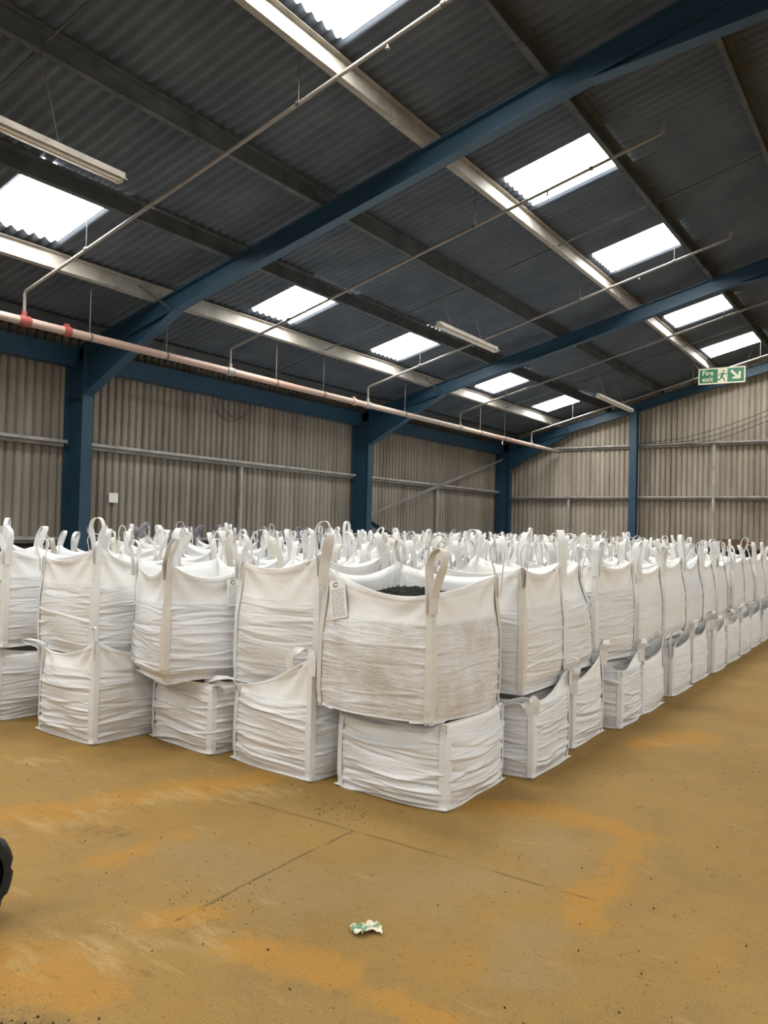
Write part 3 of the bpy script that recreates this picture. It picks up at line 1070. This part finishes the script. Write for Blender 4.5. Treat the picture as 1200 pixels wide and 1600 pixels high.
def strap_mesh(sh, k, name, material, loop_h, loop_w, ang, lean, bw=0.068, v0=0.03, hi=True, bend=0.0, fall=None):
    """webbing sewn down corner k and standing up as a lifting loop"""
    runs = []
    kp = (k - 1) % 4
    nn = (sh.n[k] + sh.n[kp])
    nn = nn / np.linalg.norm(nn)
    N3 = np.array([nn[0], nn[1], 0.0])
    lk = sh.w if k % 2 == 0 else sh.d
    lp = sh.w if kp % 2 == 0 else sh.d
    fr = []
    for v in np.linspace(v0, 0.985, 22 if hi else 10):
        a = sh.P(k, np.array([0.5 * bw / lk]), np.array([v]), False)[0]
        c = (sh.P(k, np.array([0.0]), np.array([v]), False)[0] + sh.P(kp, np.array([1.0]), np.array([v]), False)[0]) / 2
        b = sh.P(kp, np.array([1 - 0.5 * bw / lp]), np.array([v]), False)[0]
        na = np.array([sh.n[k][0], sh.n[k][1], 0])
        nb = np.array([sh.n[kp][0], sh.n[kp][1], 0])
        off = 0.007
        fr.append((b + nb * off, c + N3 * off * 1.2, a + na * off, N3))
    runs.append(fr)
    top = (sh.P(k, np.array([0.0]), np.array([0.97]), False)[0] + sh.P(kp, np.array([1.0]), np.array([0.97]), False)[0]) / 2 + N3 * 0.012
    lat = np.array([math.cos(ang), math.sin(ang), 0])
    wd = np.array([-math.sin(ang), math.cos(ang), 0])
    if fall is None:
        h, w = loop_h, loop_w
        ctl = [(-0.012, -0.10), (-0.018, 0.0), (-0.30 * w, 0.35 * h), (-0.5 * w, 0.74 * h), (-0.28 * w, 0.97 * h), (0.22 * w, 1.0 * h), (0.5 * w, 0.76 * h), (0.32 * w, 0.36 * h), (0.02, 0.0), (0.014, -0.10)]
        C = catmull(ctl, 4 if hi else 2)
        pts = []
        for (u, z) in C:
            t = max(z, 0) / max(h, 1e-3)
            bendv = np.array([lean[0], lean[1], 0]) * t ** 1.5
            pts.append(top + lat * u + bendv + np.array([0, 0, z * (1 - bend * t)]))
    else:
        pts = catmull([top + np.array(q) for q in fall], 6)
        pts = list(pts)
    pts = np.array(pts)
    fr = []
    m = len(pts)
    for i in range(m):
        d = pts[min(i + 1, m - 1)] - pts[max(i - 1, 0)]
        d = d / (np.linalg.norm(d) + 1e-9)
        ww = wd - d * np.dot(wd, d)
        ww = ww / (np.linalg.norm(ww) + 1e-9)
        n = np.cross(d, ww)
        half = bw * 0.5 * (0.8 if 0.3 < i / m < 0.7 else 1.0)
        fr.append((pts[i] - ww * half, pts[i], pts[i] + ww * half, n))
    runs.append(fr)
    return ribbon_mesh(name, runs, material)

def seam_mesh(sh, name, material, ears=True):
    """stitched hem sticking out along the base, with small ears at the corners"""
    rows = []
    for k in range(4):
        for s in np.linspace(0, 1, 13)[:-1]:
            p = sh.P(k, np.array([s]), np.array([0.012]), False)[0]
            n = sh.n[k]
            e = min(s, 1 - s)
            if s == 0:
                n = (sh.n[k] + sh.n[(k - 1) % 4])
            f = 0.002 + (0.022 * math.exp(-(e / 0.05) ** 2) if ears else 0)
            p = p + np.array([0, 0, 0.0])
            q = p + np.array([n[0], n[1], 0]) * f
            q[2] = max(p[2] - 0.012, 0.003)
            if e < 0.06:
                q[2] += 0.012
            rows.append((p - np.array([n[0], n[1], 0]) * 0.004 + np.array([0, 0, 0.008]), q))
    m = len(rows)
    vs, fs = [], []
    for (p, q) in rows:
        vs += [p + np.array([0, 0, 0.004]), q + np.array([0, 0, 0.005]), q, p - np.array([0, 0, 0.003])]
    for i in range(m):
        j = (i + 1) % m
        for a, b in ((0, 1), (1, 2), (2, 3), (3, 0)):
            fs.append((i * 4 + a, j * 4 + a, j * 4 + b, i * 4 + b))
    mb = MB()
    mb.add(vs, fs, 0, False)
    return mb.mesh(name, material)

VS_HI = np.concatenate([np.linspace(0, 0.05, 5), np.linspace(0.05, 0.78, 132)[1:], np.linspace(0.78, 0.95, 16)[1:], [0.957, 0.966, 0.975, 0.985, 0.993, 1.0]])
VS_LO = np.concatenate([[0, 0.02, 0.05, 0.1, 0.16], np.linspace(0.22, 0.78, 15), [0.81, 0.84, 0.87, 0.90, 0.93, 0.955, 0.966, 0.985, 1.0]])

def bag_meshes(seed, hi=False, cap=None, fabric=None, strap=None, loops=None, seam=True, **kw):
    rng = random.Random(seed)
    if hi:
        kw.setdefault('lump', 0.018)
    sh = Shape(rng, **kw)
    M = {'sh': sh}
    M['body'] = body_mesh(sh, 'bag_body', 26 if hi else 10, VS_HI if hi else VS_LO, fabric or (M_FAB if hi else M_FABW), cap or M_FAB)
    M['straps'] = []
    for k in range(4):
        st = strap[k] if isinstance(strap, (list, tuple)) else (strap or M_STRAP)
        lp = dict(loop_h=rng.uniform(0.17, 0.28), loop_w=rng.uniform(0.06, 0.13), ang=rng.uniform(0, 6.28), lean=(rng.uniform(-0.07, 0.07), rng.uniform(-0.07, 0.07)))
        if loops and loops.get(k):
            lp.update(loops[k])
        M['straps'].append(strap_mesh(sh, k, 'lifting_strap', st, hi=hi, bw=0.068 if hi else 0.056, **lp))
    M['seam'] = seam_mesh(sh, 'bottom_seam', M_STRAP) if seam else None
    return M

def place(M, loc, rz, label, group=None, scale=1.0):
    r = empty('bulk_bag', loc, rz)
    r.scale = (scale, scale, scale) if not isinstance(scale, tuple) else scale
    tag(r, label, 'bag', group)
    link('bag_body', M['body'], r)
    for st in M['straps']:
        link('lifting_strap', st, r)
    if M['seam']:
        link('bottom_seam', M['seam'], r)
    return r

def pouch(sh, root, k, s, v, wdt, hgt, tilt, mark=True):
    """printed document label hanging flat on side k"""
    p = sh.P(k, np.array([s]), np.array([v]), False)[0]
    p2 = sh.P(k, np.array([s]), np.array([v - 0.2]), False)[0]
    n = np.array([sh.n[k][0], sh.n[k][1], 0.0])
    tng = np.array([-n[1], n[0], 0.0])
    dn = (p2 - p)
    dn = dn / np.linalg.norm(dn)
    ct, st_ = math.cos(tilt), math.sin(tilt)
    ax = tng * ct + dn * st_
    ay = dn * ct - tng * st_
    nn = np.cross(ay, ax)
    if np.dot(nn, n) < 0:
        nn = -nn
    o = p + nn * 0.022
    m = MB()
    def quad(x0, x1, y0, y1, d0, d1, mi):
        q = [o + ax * x0 + ay * y0 + nn * d0, o + ax * x1 + ay * y0 + nn * d0, o + ax * x1 + ay * y1 + nn * d0, o + ax * x0 + ay * y1 + nn * d0]
        q2 = [w + nn * (d1 - d0) for w in q]
        m.hexa(q + q2, mi)
    quad(0, wdt, 0, hgt, 0.0, 0.003, 0)
    rng = random.Random(5)
    y = hgt * 0.24
    while y < hgt * 0.93:
        x = wdt * 0.1
        while x < wdt * 0.82:
            ln = rng.uniform(0.008, 0.03)
            quad(x, min(x + ln, wdt * 0.9), y, y + 0.0028, 0.003, 0.0034, 1)
            x += ln + 0.006
        y += 0.0095
    # small looped mark at the head of the label
    if mark:
        for aa in np.linspace(0.6, 5.6, 10):
            cx, cy = wdt * 0.42 + 0.017 * math.cos(aa), hgt * 0.11 + 0.013 * math.sin(aa)
            quad(cx - 0.004, cx + 0.004, cy - 0.004, cy + 0.004, 0.003, 0.0036, 1)
    m.build('document_label', [M_PAPER, M_PRINT], root)

BZ = 0.55   # height at which the upper layer rests

def P_(x, y):
    return (x, y)

# ---- the corner stack, front row and aisle row: individually shaped bags
def lower_bag(seed, x, y, w, d, label, rz=0.0, corners=(0.0, 0.0, 0.0, 0.0), hi=True, group=None, loops=None, hr=0.60, hf=0.50, camp=0.010, **kw):
    dl = {k: dict(loop_h=0.10, loop_w=0.10, lean=(0.02, 0.02)) for k in range(4)}
    if loops:
        dl.update(loops)
    M = bag_meshes(seed, hi, hf=hf, hr=hr, w=w, d=d, corners=corners, top=0.97, sag=kw.pop('sag', 0.03), loops=dl, creases=20, camp=camp, **kw)
    return M, place(M, (x, y, 0.0), rz, label, group)

G_LF = 'lower bags along the front edge'
G_LA = 'lower bags along the aisle edge'
G_UF = 'upper bags along the front edge'
G_UA = 'upper bags along the aisle edge'

# lower corner
lower_bag(11, -2.79, 4.66, 0.80, 0.78, 'wrinkled white bag at floor level under the open corner bag', 0.0, (0, 0, 0, 0), group=G_LF, hr=0.525, hf=0.49, bulge=0.065, base_bulge=0.3, dome=0.03, camp=0.017, sag=0.005,
          loops={k: dict(fall=[(0, 0, -0.05), (0, 0, -0.01), (0, 0, 0.0)], ang=0.8) for k in range(4)})
lower_bag(12, -2.62, 5.53, 0.78, 0.66, 'white floor-level bag right behind the corner, first along the aisle', 0.0, (-0.03, -0.03, 0.12, -0.03), group=G_LA, bulge=0.045, hr=0.56, dome=0.07,
          loops={0: dict(fall=[(0, 0, -0.05), (0, 0, -0.01), (0, 0, 0.0)], ang=0.8), 3: dict(fall=[(0, 0, -0.05), (0, 0, -0.01), (0, 0, 0.0)], ang=0.8),
                 1: dict(fall=[(0, 0, -0.08), (0.02, -0.02, 0.01), (-0.04, -0.04, 0.02), (-0.16, -0.06, -0.02), (-0.17, -0.06, -0.035), (-0.04, -0.05, -0.01), (0.0, -0.02, -0.07)], ang=2.0)})
lower_bag(13, -2.68, 6.46, 0.78, 0.70, 'white floor-level bag with a raised pointed flap, second along the aisle', 0.0, (-0.03, -0.02, 0.15, -0.03), group=G_LA, bulge=0.045, hr=0.56,
          loops={0: dict(fall=[(0, 0, -0.05), (0, 0, -0.01), (0, 0, 0.0)], ang=0.8), 3: dict(fall=[(0, 0, -0.05), (0, 0, -0.01), (0, 0, 0.0)], ang=0.8)})
lower_bag(14, -2.58, 7.31, 0.76, 0.66, 'wrinkled greyish floor-level bag, third along the aisle', 0.04, (-0.03, -0.04, 0.08, -0.03), group=G_LA, bulge=0.05, hr=0.55, camp=0.010,
          loops={0: dict(fall=[(0, 0, -0.05), (0, 0, -0.01), (0, 0, 0.0)], ang=0.8), 3: dict(fall=[(0, 0, -0.05), (0, 0, -0.01), (0, 0, 0.0)], ang=0.8), 1: dict(fall=[(0, 0, -0.05), (0, 0, -0.01), (0, 0, 0.0)], ang=0.8)})
# front row going left
lower_bag(21, -3.73, 4.63, 0.77, 0.78, 'white floor-level bag left of the corner, its rim rising to the right', -0.10, (-0.03, 0.25, 0.0, -0.05), group=G_LF, peak=1.4, base_bulge=0.3, bulge=0.05, hr=0.58, hf=0.50,
          loops={0: dict(fall=[(0.02, 0.0, -0.05), (0.0, -0.03, 0.03), (-0.14, -0.04, 0.03), (-0.32, -0.02, -0.02), (-0.33, -0.01, -0.05), (-0.16, -0.03, -0.02), (0.02, -0.02, -0.01)], ang=1.2),
                 1: dict(fall=[(0.0, 0.0, -0.08), (0.0, 0.0, 0.03), (-0.06, 0.01, 0.075), (-0.17, 0.0, 0.06), (-0.23, 0.0, -0.02), (-0.2, 0.0, -0.06)], ang=1.5),
                 2: dict(fall=[(0, 0, -0.05), (0, 0, -0.01), (0, 0, 0.0)], ang=0.8), 3: dict(fall=[(0, 0, -0.05), (0, 0, -0.01), (0, 0, 0.0)], ang=0.8)})
lower_bag(22, -4.67, 4.68, 0.75, 0.80, 'creased squat floor-level bag, second left of the corner', -0.12, (0, 0, 0, 0), group=G_LF, base_bulge=0.35, bulge=0.065, hr=0.515, hf=0.48, dome=0.03, camp=0.018, sag=0.005,
          loops={k: dict(fall=[(0, 0, -0.05), (0, 0, -0.01), (0, 0, 0.0)], ang=0.8) for k in range(4)})
lower_bag(23, -5.58, 4.27, 0.72, 0.78, 'tall-necked floor-level bag, third left of the corner, set forward', -0.03, (0.04, 0.15, 0.0, -0.04), group=G_LF, base_bulge=0.3, bulge=0.055, hr=0.64, hf=0.55,
          loops={0: dict(loop_h=0.06, loop_w=0.14, ang=0.4, lean=(-0.12, -0.05)), 1: dict(fall=[(0.0, 0.0, -0.1), (0.0, -0.02, 0.06), (0.02, -0.03, 0.13), (0.03, -0.03, 0.06), (0.02, -0.04, -0.1)], ang=1.0),
                 2: dict(fall=[(0, 0, -0.05), (0, 0, -0.01), (0, 0, 0.0)], ang=0.8), 3: dict(fall=[(0, 0, -0.05), (0, 0, -0.01), (0, 0, 0.0)], ang=0.8)})
lower_bag(24, -6.84, 4.24, 0.80, 0.80, 'plain floor-level bag at the extreme left of the front row', -0.06, (-0.02, 0.03, -0.02, -0.02), group=G_LF, base_bulge=0.3, bulge=0.055, hr=0.58, hf=0.53,
          loops={1: dict(fall=[(0.0, 0.0, -0.06), (0.0, -0.01, 0.02), (-0.10, -0.05, 0.05), (-0.28, -0.06, 0.06), (-0.36, -0.05, 0.01), (-0.3, -0.03, -0.04)], ang=1.5)})

# upper corner stack
def upper_bag(seed, x, y, w, d, label, rz=0.0, corners=(0, 0, 0, 0), hf=0.64, hr=0.80, z=BZ, group=None, hi=True, **kw):
    M = bag_meshes(seed, hi, hf=hf, hr=hr, w=w, d=d, corners=corners, **kw)
    return M, place(M, (x, y, z), rz, label, group)

M0, r0 = upper_bag(31, -2.86, 4.60, 0.88, 0.86, 'open dusty bag on the corner stack showing black granules, label at its left edge', -0.04,
                   corners=(0.08, -0.05, 0.04, 0.09), hf=0.60, hr=0.84, z=BZ - 0.025, group=G_UF, fabric=M_FABD, strap=[M_STRAPB, M_STRAPB, M_STRAPB, M_STRAP], sag=[0.07, 0.02, 0.03, 0.05], bulge=0.06,
                   top=0.95, foot=1.0, base_bulge=0.75, skirt=(0.2, 0.1, 0.3, 0.1), creases=7, camp=0.004, cap=M_GRAN, dome=-0.02, round_foot=-0.035,
                   loops={0: dict(loop_h=0.25, loop_w=0.06, ang=-0.8, lean=(0.05, 0.0)), 1: dict(loop_h=0.29, loop_w=0.13, ang=-0.3, lean=(0.04, 0.02)), 2: dict(loop_h=0.24, loop_w=0.1, ang=0.4), 3: dict(loop_h=0.16, loop_w=0.1, ang=0.6)})
pouch(M0['sh'], r0, 0, 0.06, 0.94, 0.13, 0.25, -0.24)
upper_bag(32, -2.70, 5.56, 0.78, 0.74, 'tall white bag stacked just behind the open corner bag on the aisle side', 0.0, corners=(0.05, 0.05, 0.08, 0.1), group=G_UA, hf=0.60, hr=0.84, top=0.94, bulge=0.04, sag=0.05, z=BZ + 0.01,
          strap=[M_STRAPB, M_STRAPB, M_STRAP, M_STRAP], loops={1: dict(loop_h=0.2, loop_w=0.07, ang=0.4), 0: dict(loop_h=0.25, loop_w=0.12, ang=0.3, lean=(0.08, 0))})
upper_bag(33, -2.75, 6.40, 0.78, 0.74, 'upper bag leaning back along the aisle, wide at its foot and narrow at its rim', 0.04, corners=(0.04, 0.02, 0.06, 0.05), group=G_UA, hf=0.60, hr=0.84, top=0.86, lean=(-0.05, -0.03), bulge=0.04, round_foot=0.03, z=BZ + 0.01)
upper_bag(34, -2.72, 7.34, 0.76, 0.82, 'large upper bag with a vertical strap facing the aisle, third behind the corner', -0.12, corners=(0.05, 0.06, 0.06, 0.05), group=G_UA, hf=0.64, hr=0.85, top=0.96, bulge=0.045, sag=0.05, round_foot=0.02)
# front row going left, upper
upper_bag(41, -3.85, 4.76, 0.78, 0.82, 'broad white upper bag left of the open corner bag, tall loop on its strap', 0.0, corners=(0.05, 0.12, 0.10, 0.06), group=G_UF, base_bulge=0.5, hf=0.62, hr=0.84, top=0.95, bulge=0.05, sag=0.05,
          loops={1: dict(loop_h=0.27, loop_w=0.1, ang=0.5, lean=(0.03, 0)), 0: dict(loop_h=0.22, loop_w=0.12, ang=0.2)})
Mh, rh = upper_bag(42, -4.77, 4.42, 0.70, 0.70, 'slack-topped upper bag turned corner-on, second left of the open corner bag', math.radians(-21), corners=(0.06, 0.07, 0.10, 0.06), z=BZ - 0.04, group=G_UF, hf=0.60, hr=0.85, top=0.98, bulge=0.06, base_bulge=0.6,
          sag=[0.10, 0.11, 0.05, 0.05], foot=0.9, round_foot=0.04, strap=[M_STRAP, M_STRAPB, M_STRAP, M_STRAP], loops={1: dict(loop_h=0.2, loop_w=0.05, ang=0.7, lean=(0.06, 0.04))})
pouch(Mh['sh'], rh, 1, 0.66, 0.96, 0.12, 0.2, 0.0)
upper_bag(43, -5.72, 4.35, 0.76, 0.80, 'upper bag with a tall looped front strap, third left of the open corner bag', -0.03, corners=(0.02, 0.13, 0.04, 0.04), z=BZ + 0.10, group=G_UF, hf=0.54, hr=0.74, top=0.96, base_bulge=0.5, bulge=0.05, sag=0.07,
          loops={1: dict(loop_h=0.25, loop_w=0.10, ang=0.5, lean=(0.0, 0.0)), 0: dict(loop_h=0.16, loop_w=0.1, ang=0.9)})
upper_bag(44, -6.88, 4.28, 0.88, 0.86, 'upper bag cut by the left end of the front row, one tall loop', 0.0, corners=(0.08, 0.06, 0.04, 0.06), z=BZ + 0.06, group=G_UF, hf=0.60, hr=0.78, top=0.96, bulge=0.045, sag=0.05,
          loops={1: dict(loop_h=0.22, loop_w=0.12, ang=0.3)})

# ---- shared shapes for the rest of the stacks
NOLOOP = dict(fall=[(0, 0, -0.05), (0, 0, -0.01), (0, 0, 0.0)], ang=0.8)
UP = []
for i in range(10):
    rg = random.Random(900 + i)
    UP.append(bag_meshes(100 + i, False, w=rg.uniform(0.77, 0.81), d=rg.uniform(0.77, 0.81), hf=rg.uniform(0.56, 0.64), hr=rg.uniform(0.76, 0.86), bulge=rg.uniform(0.03, 0.04), top=rg.uniform(0.86, 0.97), seam=True,
                         corners=[rg.uniform(0.0, 0.09) for _ in range(4)], sag=rg.uniform(0.05, 0.10), skirt=[rg.uniform(-0.6, 0.3) for _ in range(4)], camp=0.008, creases=9, foot=0.95, round_foot=0.02,
                         strap=M_STRAPB if i in (2, 6) else M_STRAP))
UPG = []
for i in range(2):
    UPG.append(bag_meshes(150 + i, False, w=0.79, d=0.79, hf=0.6, hr=0.80, bulge=0.035, top=0.9, corners=[0.08, 0.0, 0.06, 0.1], sag=0.10, strap=[M_STRAPG, M_STRAP, M_STRAPG, M_STRAP],
                          loops={0: dict(loop_h=0.2, loop_w=0.14, lean=(0.12, 0.05)), 2: dict(loop_h=0.22, loop_w=0.1)}))
LO = []
for i in range(6):
    rg = random.Random(700 + i)
    LO.append(bag_meshes(200 + i, False, w=0.78, d=rg.uniform(0.74, 0.78), hf=0.50, hr=0.54, bulge=0.04, base_bulge=0.3, top=rg.uniform(0.96, 0.99), corners=[-0.03, rg.uniform(-0.02, 0.05), rg.uniform(0.05, 0.17), -0.03],
                         sag=0.04, camp=0.009, creases=14, dome=0.07, skirt=(0.1, 0.9, 0.2, 0.1), loops={1: dict(loop_h=0.18, loop_w=0.1, lean=(0.06, 0)) if i % 2 else NOLOOP, 2: dict(loop_h=0.12, loop_w=0.12, lean=(0.06, 0.0)), 0: NOLOOP, 3: NOLOOP}))
BASE = bag_meshes(250, False, w=0.80, d=0.80, hf=0.50, hr=0.535, bulge=0.035, top=0.97, sag=0.02, seam=False)

rng = random.Random(4)
LOY = [None, None, None, None, 8.03, 9.14, 10.06, 10.98, 11.9, 12.82, 13.74, 14.66, 15.58]
UPY = [None, None, None, None, 8.28, 9.20, 10.12, 11.04, 11.96, 12.88, 13.80, 14.72, 15.64]
COLX = [-2.66, -3.74, -4.67, -5.60, -6.53, -7.46, -8.39, -9.32, -10.24]
# aisle row, floor level
for r in range(4, 13):
    b = place(LO[(r * 5) % 6], (-2.58 + rng.uniform(-0.02, 0.02), LOY[r], 0), rng.uniform(-0.03, 0.03), 'white floor-level bag in the aisle row, %s behind the corner bag' % ORD[r - 1], G_LA, (1, 0.84, 1) if r == 4 else 1.0)
# aisle row, upper
for r in range(4, 13):
    place(UP[(r * 4 + 1) % 10], (-2.70 + rng.uniform(-0.03, 0.03), UPY[r], BZ + rng.uniform(0.005, 0.03)), rng.choice((0, math.pi / 2, math.pi)) + rng.uniform(-0.05, 0.05),
          'upper white bag facing the aisle, %s behind the open corner bag' % ORD[r - 1], G_UA)
# the packed upper layer behind
LAB_IN = 'white bulk bag in the packed upper layer behind the outermost bags'
LAB_LOW = 'white bulk bag buried in the lower layer under stacked bags'
for c in range(1, 9):
    for r in range(0, 18):
        x, y = COLX[c] + (0.02 if c == 1 else 0), 5.60 + 0.925 * (r - 1)
        if r == 0:
            continue
        if (c >= 7 and y < 7.0) or (c >= 8 and y < 7.6) or (c <= 1 and r > 13) or (c == 2 and r > 14):
            continue
        link_low = empty('bulk_bag', (x, y, 0), rng.uniform(-0.03, 0.03))
        tag(link_low, LAB_LOW, 'bag', 'lower layer bags hidden under the stack')
        link('bag_body', BASE['body'], link_low)
        x += rng.uniform(-0.015, 0.015)
        y += rng.uniform(-0.015, 0.015)
        grey = (c in (6, 7) and r in (3, 4, 5, 7)) or (c == 5 and r in (2, 6)) or (c == 7 and r in (9, 12))
        M = UPG[rng.randrange(2)] if grey else UP[rng.randrange(10)]
        lab, grp = LAB_IN, 'packed upper layer of bags'
        if grey:
            lab, grp = 'white bag with dark grey loops, in the upper layer towards the left wall', 'grey-looped bags in the upper layer'
        place(M, (x, y, BZ + rng.uniform(0.002, 0.02)), rng.choice((0, 1, 2, 3)) * math.pi / 2 + rng.uniform(-0.06, 0.06), lab, grp, (1, 1, rng.uniform(0.95, 1.08)))


# ------------------------------------------------------------------ black granules in the corner bag
def granules():
    sh = M0['sh']
    rg = np.random.default_rng(3)
    N = 72
    a, b = sh.w * 0.85 / 2, sh.d * 0.85 / 2
    g = np.linspace(-1, 1, N)
    X, Y = np.meshgrid(g, g)
    r = np.maximum(np.abs(X), np.abs(Y))
    Z = 0.61 + 0.165 * np.clip(1 - (X * 0.75 + 0.1) ** 2 - (Y * 0.72 - 0.15) ** 2, 0, 1) ** 0.9
    Z += rg.normal(0, 0.0045, Z.shape)
    V = np.stack([X * a, Y * b, Z], -1).reshape(-1, 3)
    idx = np.arange(N * N).reshape(N, N)
    F = np.stack([idx[:-1, :-1], idx[:-1, 1:], idx[1:, 1:], idx[1:, :-1]], -1).reshape(-1, 4)
    mb = MB()
    mb.add(V, F.tolist(), 0, False)
    for _ in range(900):
        i = rg.integers(4, N - 4)
        j = rg.integers(4, N - 4)
        c = np.array([X[i, j] * a, Y[i, j] * b, Z[i, j] + 0.003])
        s = rg.uniform(0.004, 0.008)
        o = [c + s * np.array(d) * rg.uniform(0.7, 1.2) for d in ((1, 0, 0), (-1, 0, 0), (0, 1, 0), (0, -1, 0), (0, 0, 1), (0, 0, -1))]
        mb.add(o, [(0, 2, 4), (2, 1, 4), (1, 3, 4), (3, 0, 4), (2, 0, 5), (1, 2, 5), (3, 1, 5), (0, 3, 5)])
    o = mb.build('granule_heap', M_GRAN)
    o.location = r0.location
    o.rotation_euler = r0.rotation_euler
    tag(o, 'black rubbery granules heaped inside the open corner bag', 'granules', kind='stuff')
granules()

# ------------------------------------------------------------------ crumbs on the floor
def crumbs():
    rg = np.random.default_rng(8)
    mb = MB()
    def crumb(x, y, s):
        o = []
        for d in ((1, 0, 0), (-1, 0, 0), (0, 1, 0), (0, -1, 0), (0, 0, 1), (0, 0, -0.3)):
            o.append(np.array([x, y, 0.3 * s]) + s * np.array(d) * rg.uniform(0.6, 1.3, 3))
        mb.add(o, [(0, 2, 4), (2, 1, 4), (1, 3, 4), (3, 0, 4), (2, 0, 5), (1, 2, 5), (3, 1, 5), (0, 3, 5)])
    for _ in range(1500):
        x, y = rg.uniform(-5.2, 1.0), rg.uniform(1.5, 7.5)
        if x < -2.0 and y > 4.0:
            continue
        crumb(x, y, 0.0016 + 0.0042 * rg.random() ** 3)
    for _ in range(90):
        crumb(rg.normal(-3.0, 0.25), rg.normal(3.95, 0.12), 0.002 + 0.004 * rg.random() ** 2)
    for _ in range(220):
        crumb(rg.normal(-2.35, 0.3), rg.normal(1.60, 0.06), 0.0015 + 0.005 * rg.random() ** 2)
    for _ in range(70):
        crumb(rg.normal(-2.6, 0.15), rg.normal(2.7, 0.2), 0.0015 + 0.003 * rg.random())
    o = mb.build('debris', M_GRAN)
    tag(o, 'spilled black crumbs scattered over the concrete floor', 'debris', kind='stuff')
crumbs()

# ------------------------------------------------------------------ crumpled wrapper
def wrapper():
    m = mat('wrapper_foil', (0.6, 0.6, 0.45), 0.35)
    t = NT(m)
    f = t.noise(t.coord((1, 1, 1)), 26, 2, 0.5)
    t.base(t.ramp(f, [(0.40, (0.10, 0.28, 0.16)), (0.47, (0.34, 0.42, 0.26)), (0.52, (0.66, 0.60, 0.46)), (0.62, (0.75, 0.68, 0.55))]))
    rg = np.random.default_rng(12)
    n, k = 13, 7
    V = []
    for i in range(n):
        for j in range(k):
            u, w = i / (n - 1) - 0.5, j / (k - 1) - 0.5
            z = 0.016 + 0.02 * abs(math.sin(i * 1.9 + j * 1.1)) * (1 - abs(u) * 1.2) + rg.uniform(0, 0.012)
            V.append((u * 0.135 + rg.normal(0, 0.004), w * (0.09 - 0.07 * abs(u)) + 0.02 * math.sin(u * 7), max(z - 0.012, 0.002)))
    F = [(i * k + j, (i + 1) * k + j, (i + 1) * k + j + 1, i * k + j + 1) for i in range(n - 1) for j in range(k - 1)]
    mb = MB()
    mb.add(V, F)
    o = mb.build('crumpled_wrapper', m)
    o.location = (-1.94, 2.82, 0)
    o.rotation_euler = (0, 0, math.radians(28))
    sd = o.modifiers.new('thickness', 'SOLIDIFY')
    sd.thickness = 0.0012
    tag(o, 'small crumpled green and cream wrapper lying on the floor', 'litter')
wrapper()

# ------------------------------------------------------------------ truck wheel just entering at the left
def wheel():
    M_RUB = mottled('tyre_rubber', (0.006, 0.0075, 0.008), (0.02, 0.022, 0.022), 14.0, 0.75, bump=0.3)
    M_RIM = mottled('worn_rim', (0.22, 0.20, 0.16), (0.34, 0.30, 0.22), 6.0, 0.6)
    R, W = 0.2, 0.15
    r = empty('truck_wheel', (-3.275, 1.835, R))
    r.rotation_euler = (0, 0, math.radians(105))
    tag(r, 'black rubber tyre of a yard truck just entering at the left edge', 'wheel')
    prof = [(-W / 2, 0.12), (-W / 2 - 0.006, 0.155), (-W / 2 + 0.004, 0.18), (-W / 2 + 0.03, 0.196), (-0.03, R), (0.03, R), (W / 2 - 0.03, 0.196), (W / 2 - 0.004, 0.18), (W / 2 + 0.006, 0.155), (W / 2, 0.12)]
    seg = 64
    vs, fs = [], []
    for i in range(seg):
        a = 2 * math.pi * i / seg
        lug = 0.0 if i % 8 in (0, 1) else 1.0
        for (y, rr) in prof:
            q = rr - (0.014 * (1 - lug) if rr > 0.175 else 0.0)
            vs.append((q * math.cos(a), y, q * math.sin(a)))
    n = len(prof)
    for i in range(seg):
        for j in range(n - 1):
            fs.append((i * n + j, ((i + 1) % seg) * n + j, ((i + 1) % seg) * n + j + 1, i * n + j + 1))
    m = MB()
    m.add(vs, fs, 0, True)
    m.build('tyre', M_RUB, r)
    m = MB()
    m.tube([(0, -W / 2 + 0.01, 0), (0, -W / 2 + 0.02, 0), (0, W / 2 - 0.02, 0), (0, W / 2 - 0.01, 0)], [0.11, 0.121, 0.121, 0.11], 32)
    m.build('rim', M_RIM, r)
    m = MB()
    m.tube([(0, -W / 2 - 0.03, 0), (0, W / 2 + 0.03, 0)], 0.045, 16)
    for i in range(5):
        a = 2 * math.pi * i / 5
        m.tube([(0.085 * math.cos(a), W / 2 - 0.02, 0.085 * math.sin(a)), (0.085 * math.cos(a), W / 2 + 0.005, 0.085 * math.sin(a))], 0.011, 6)
    m.build('hub', M_RIM, r)
wheel()
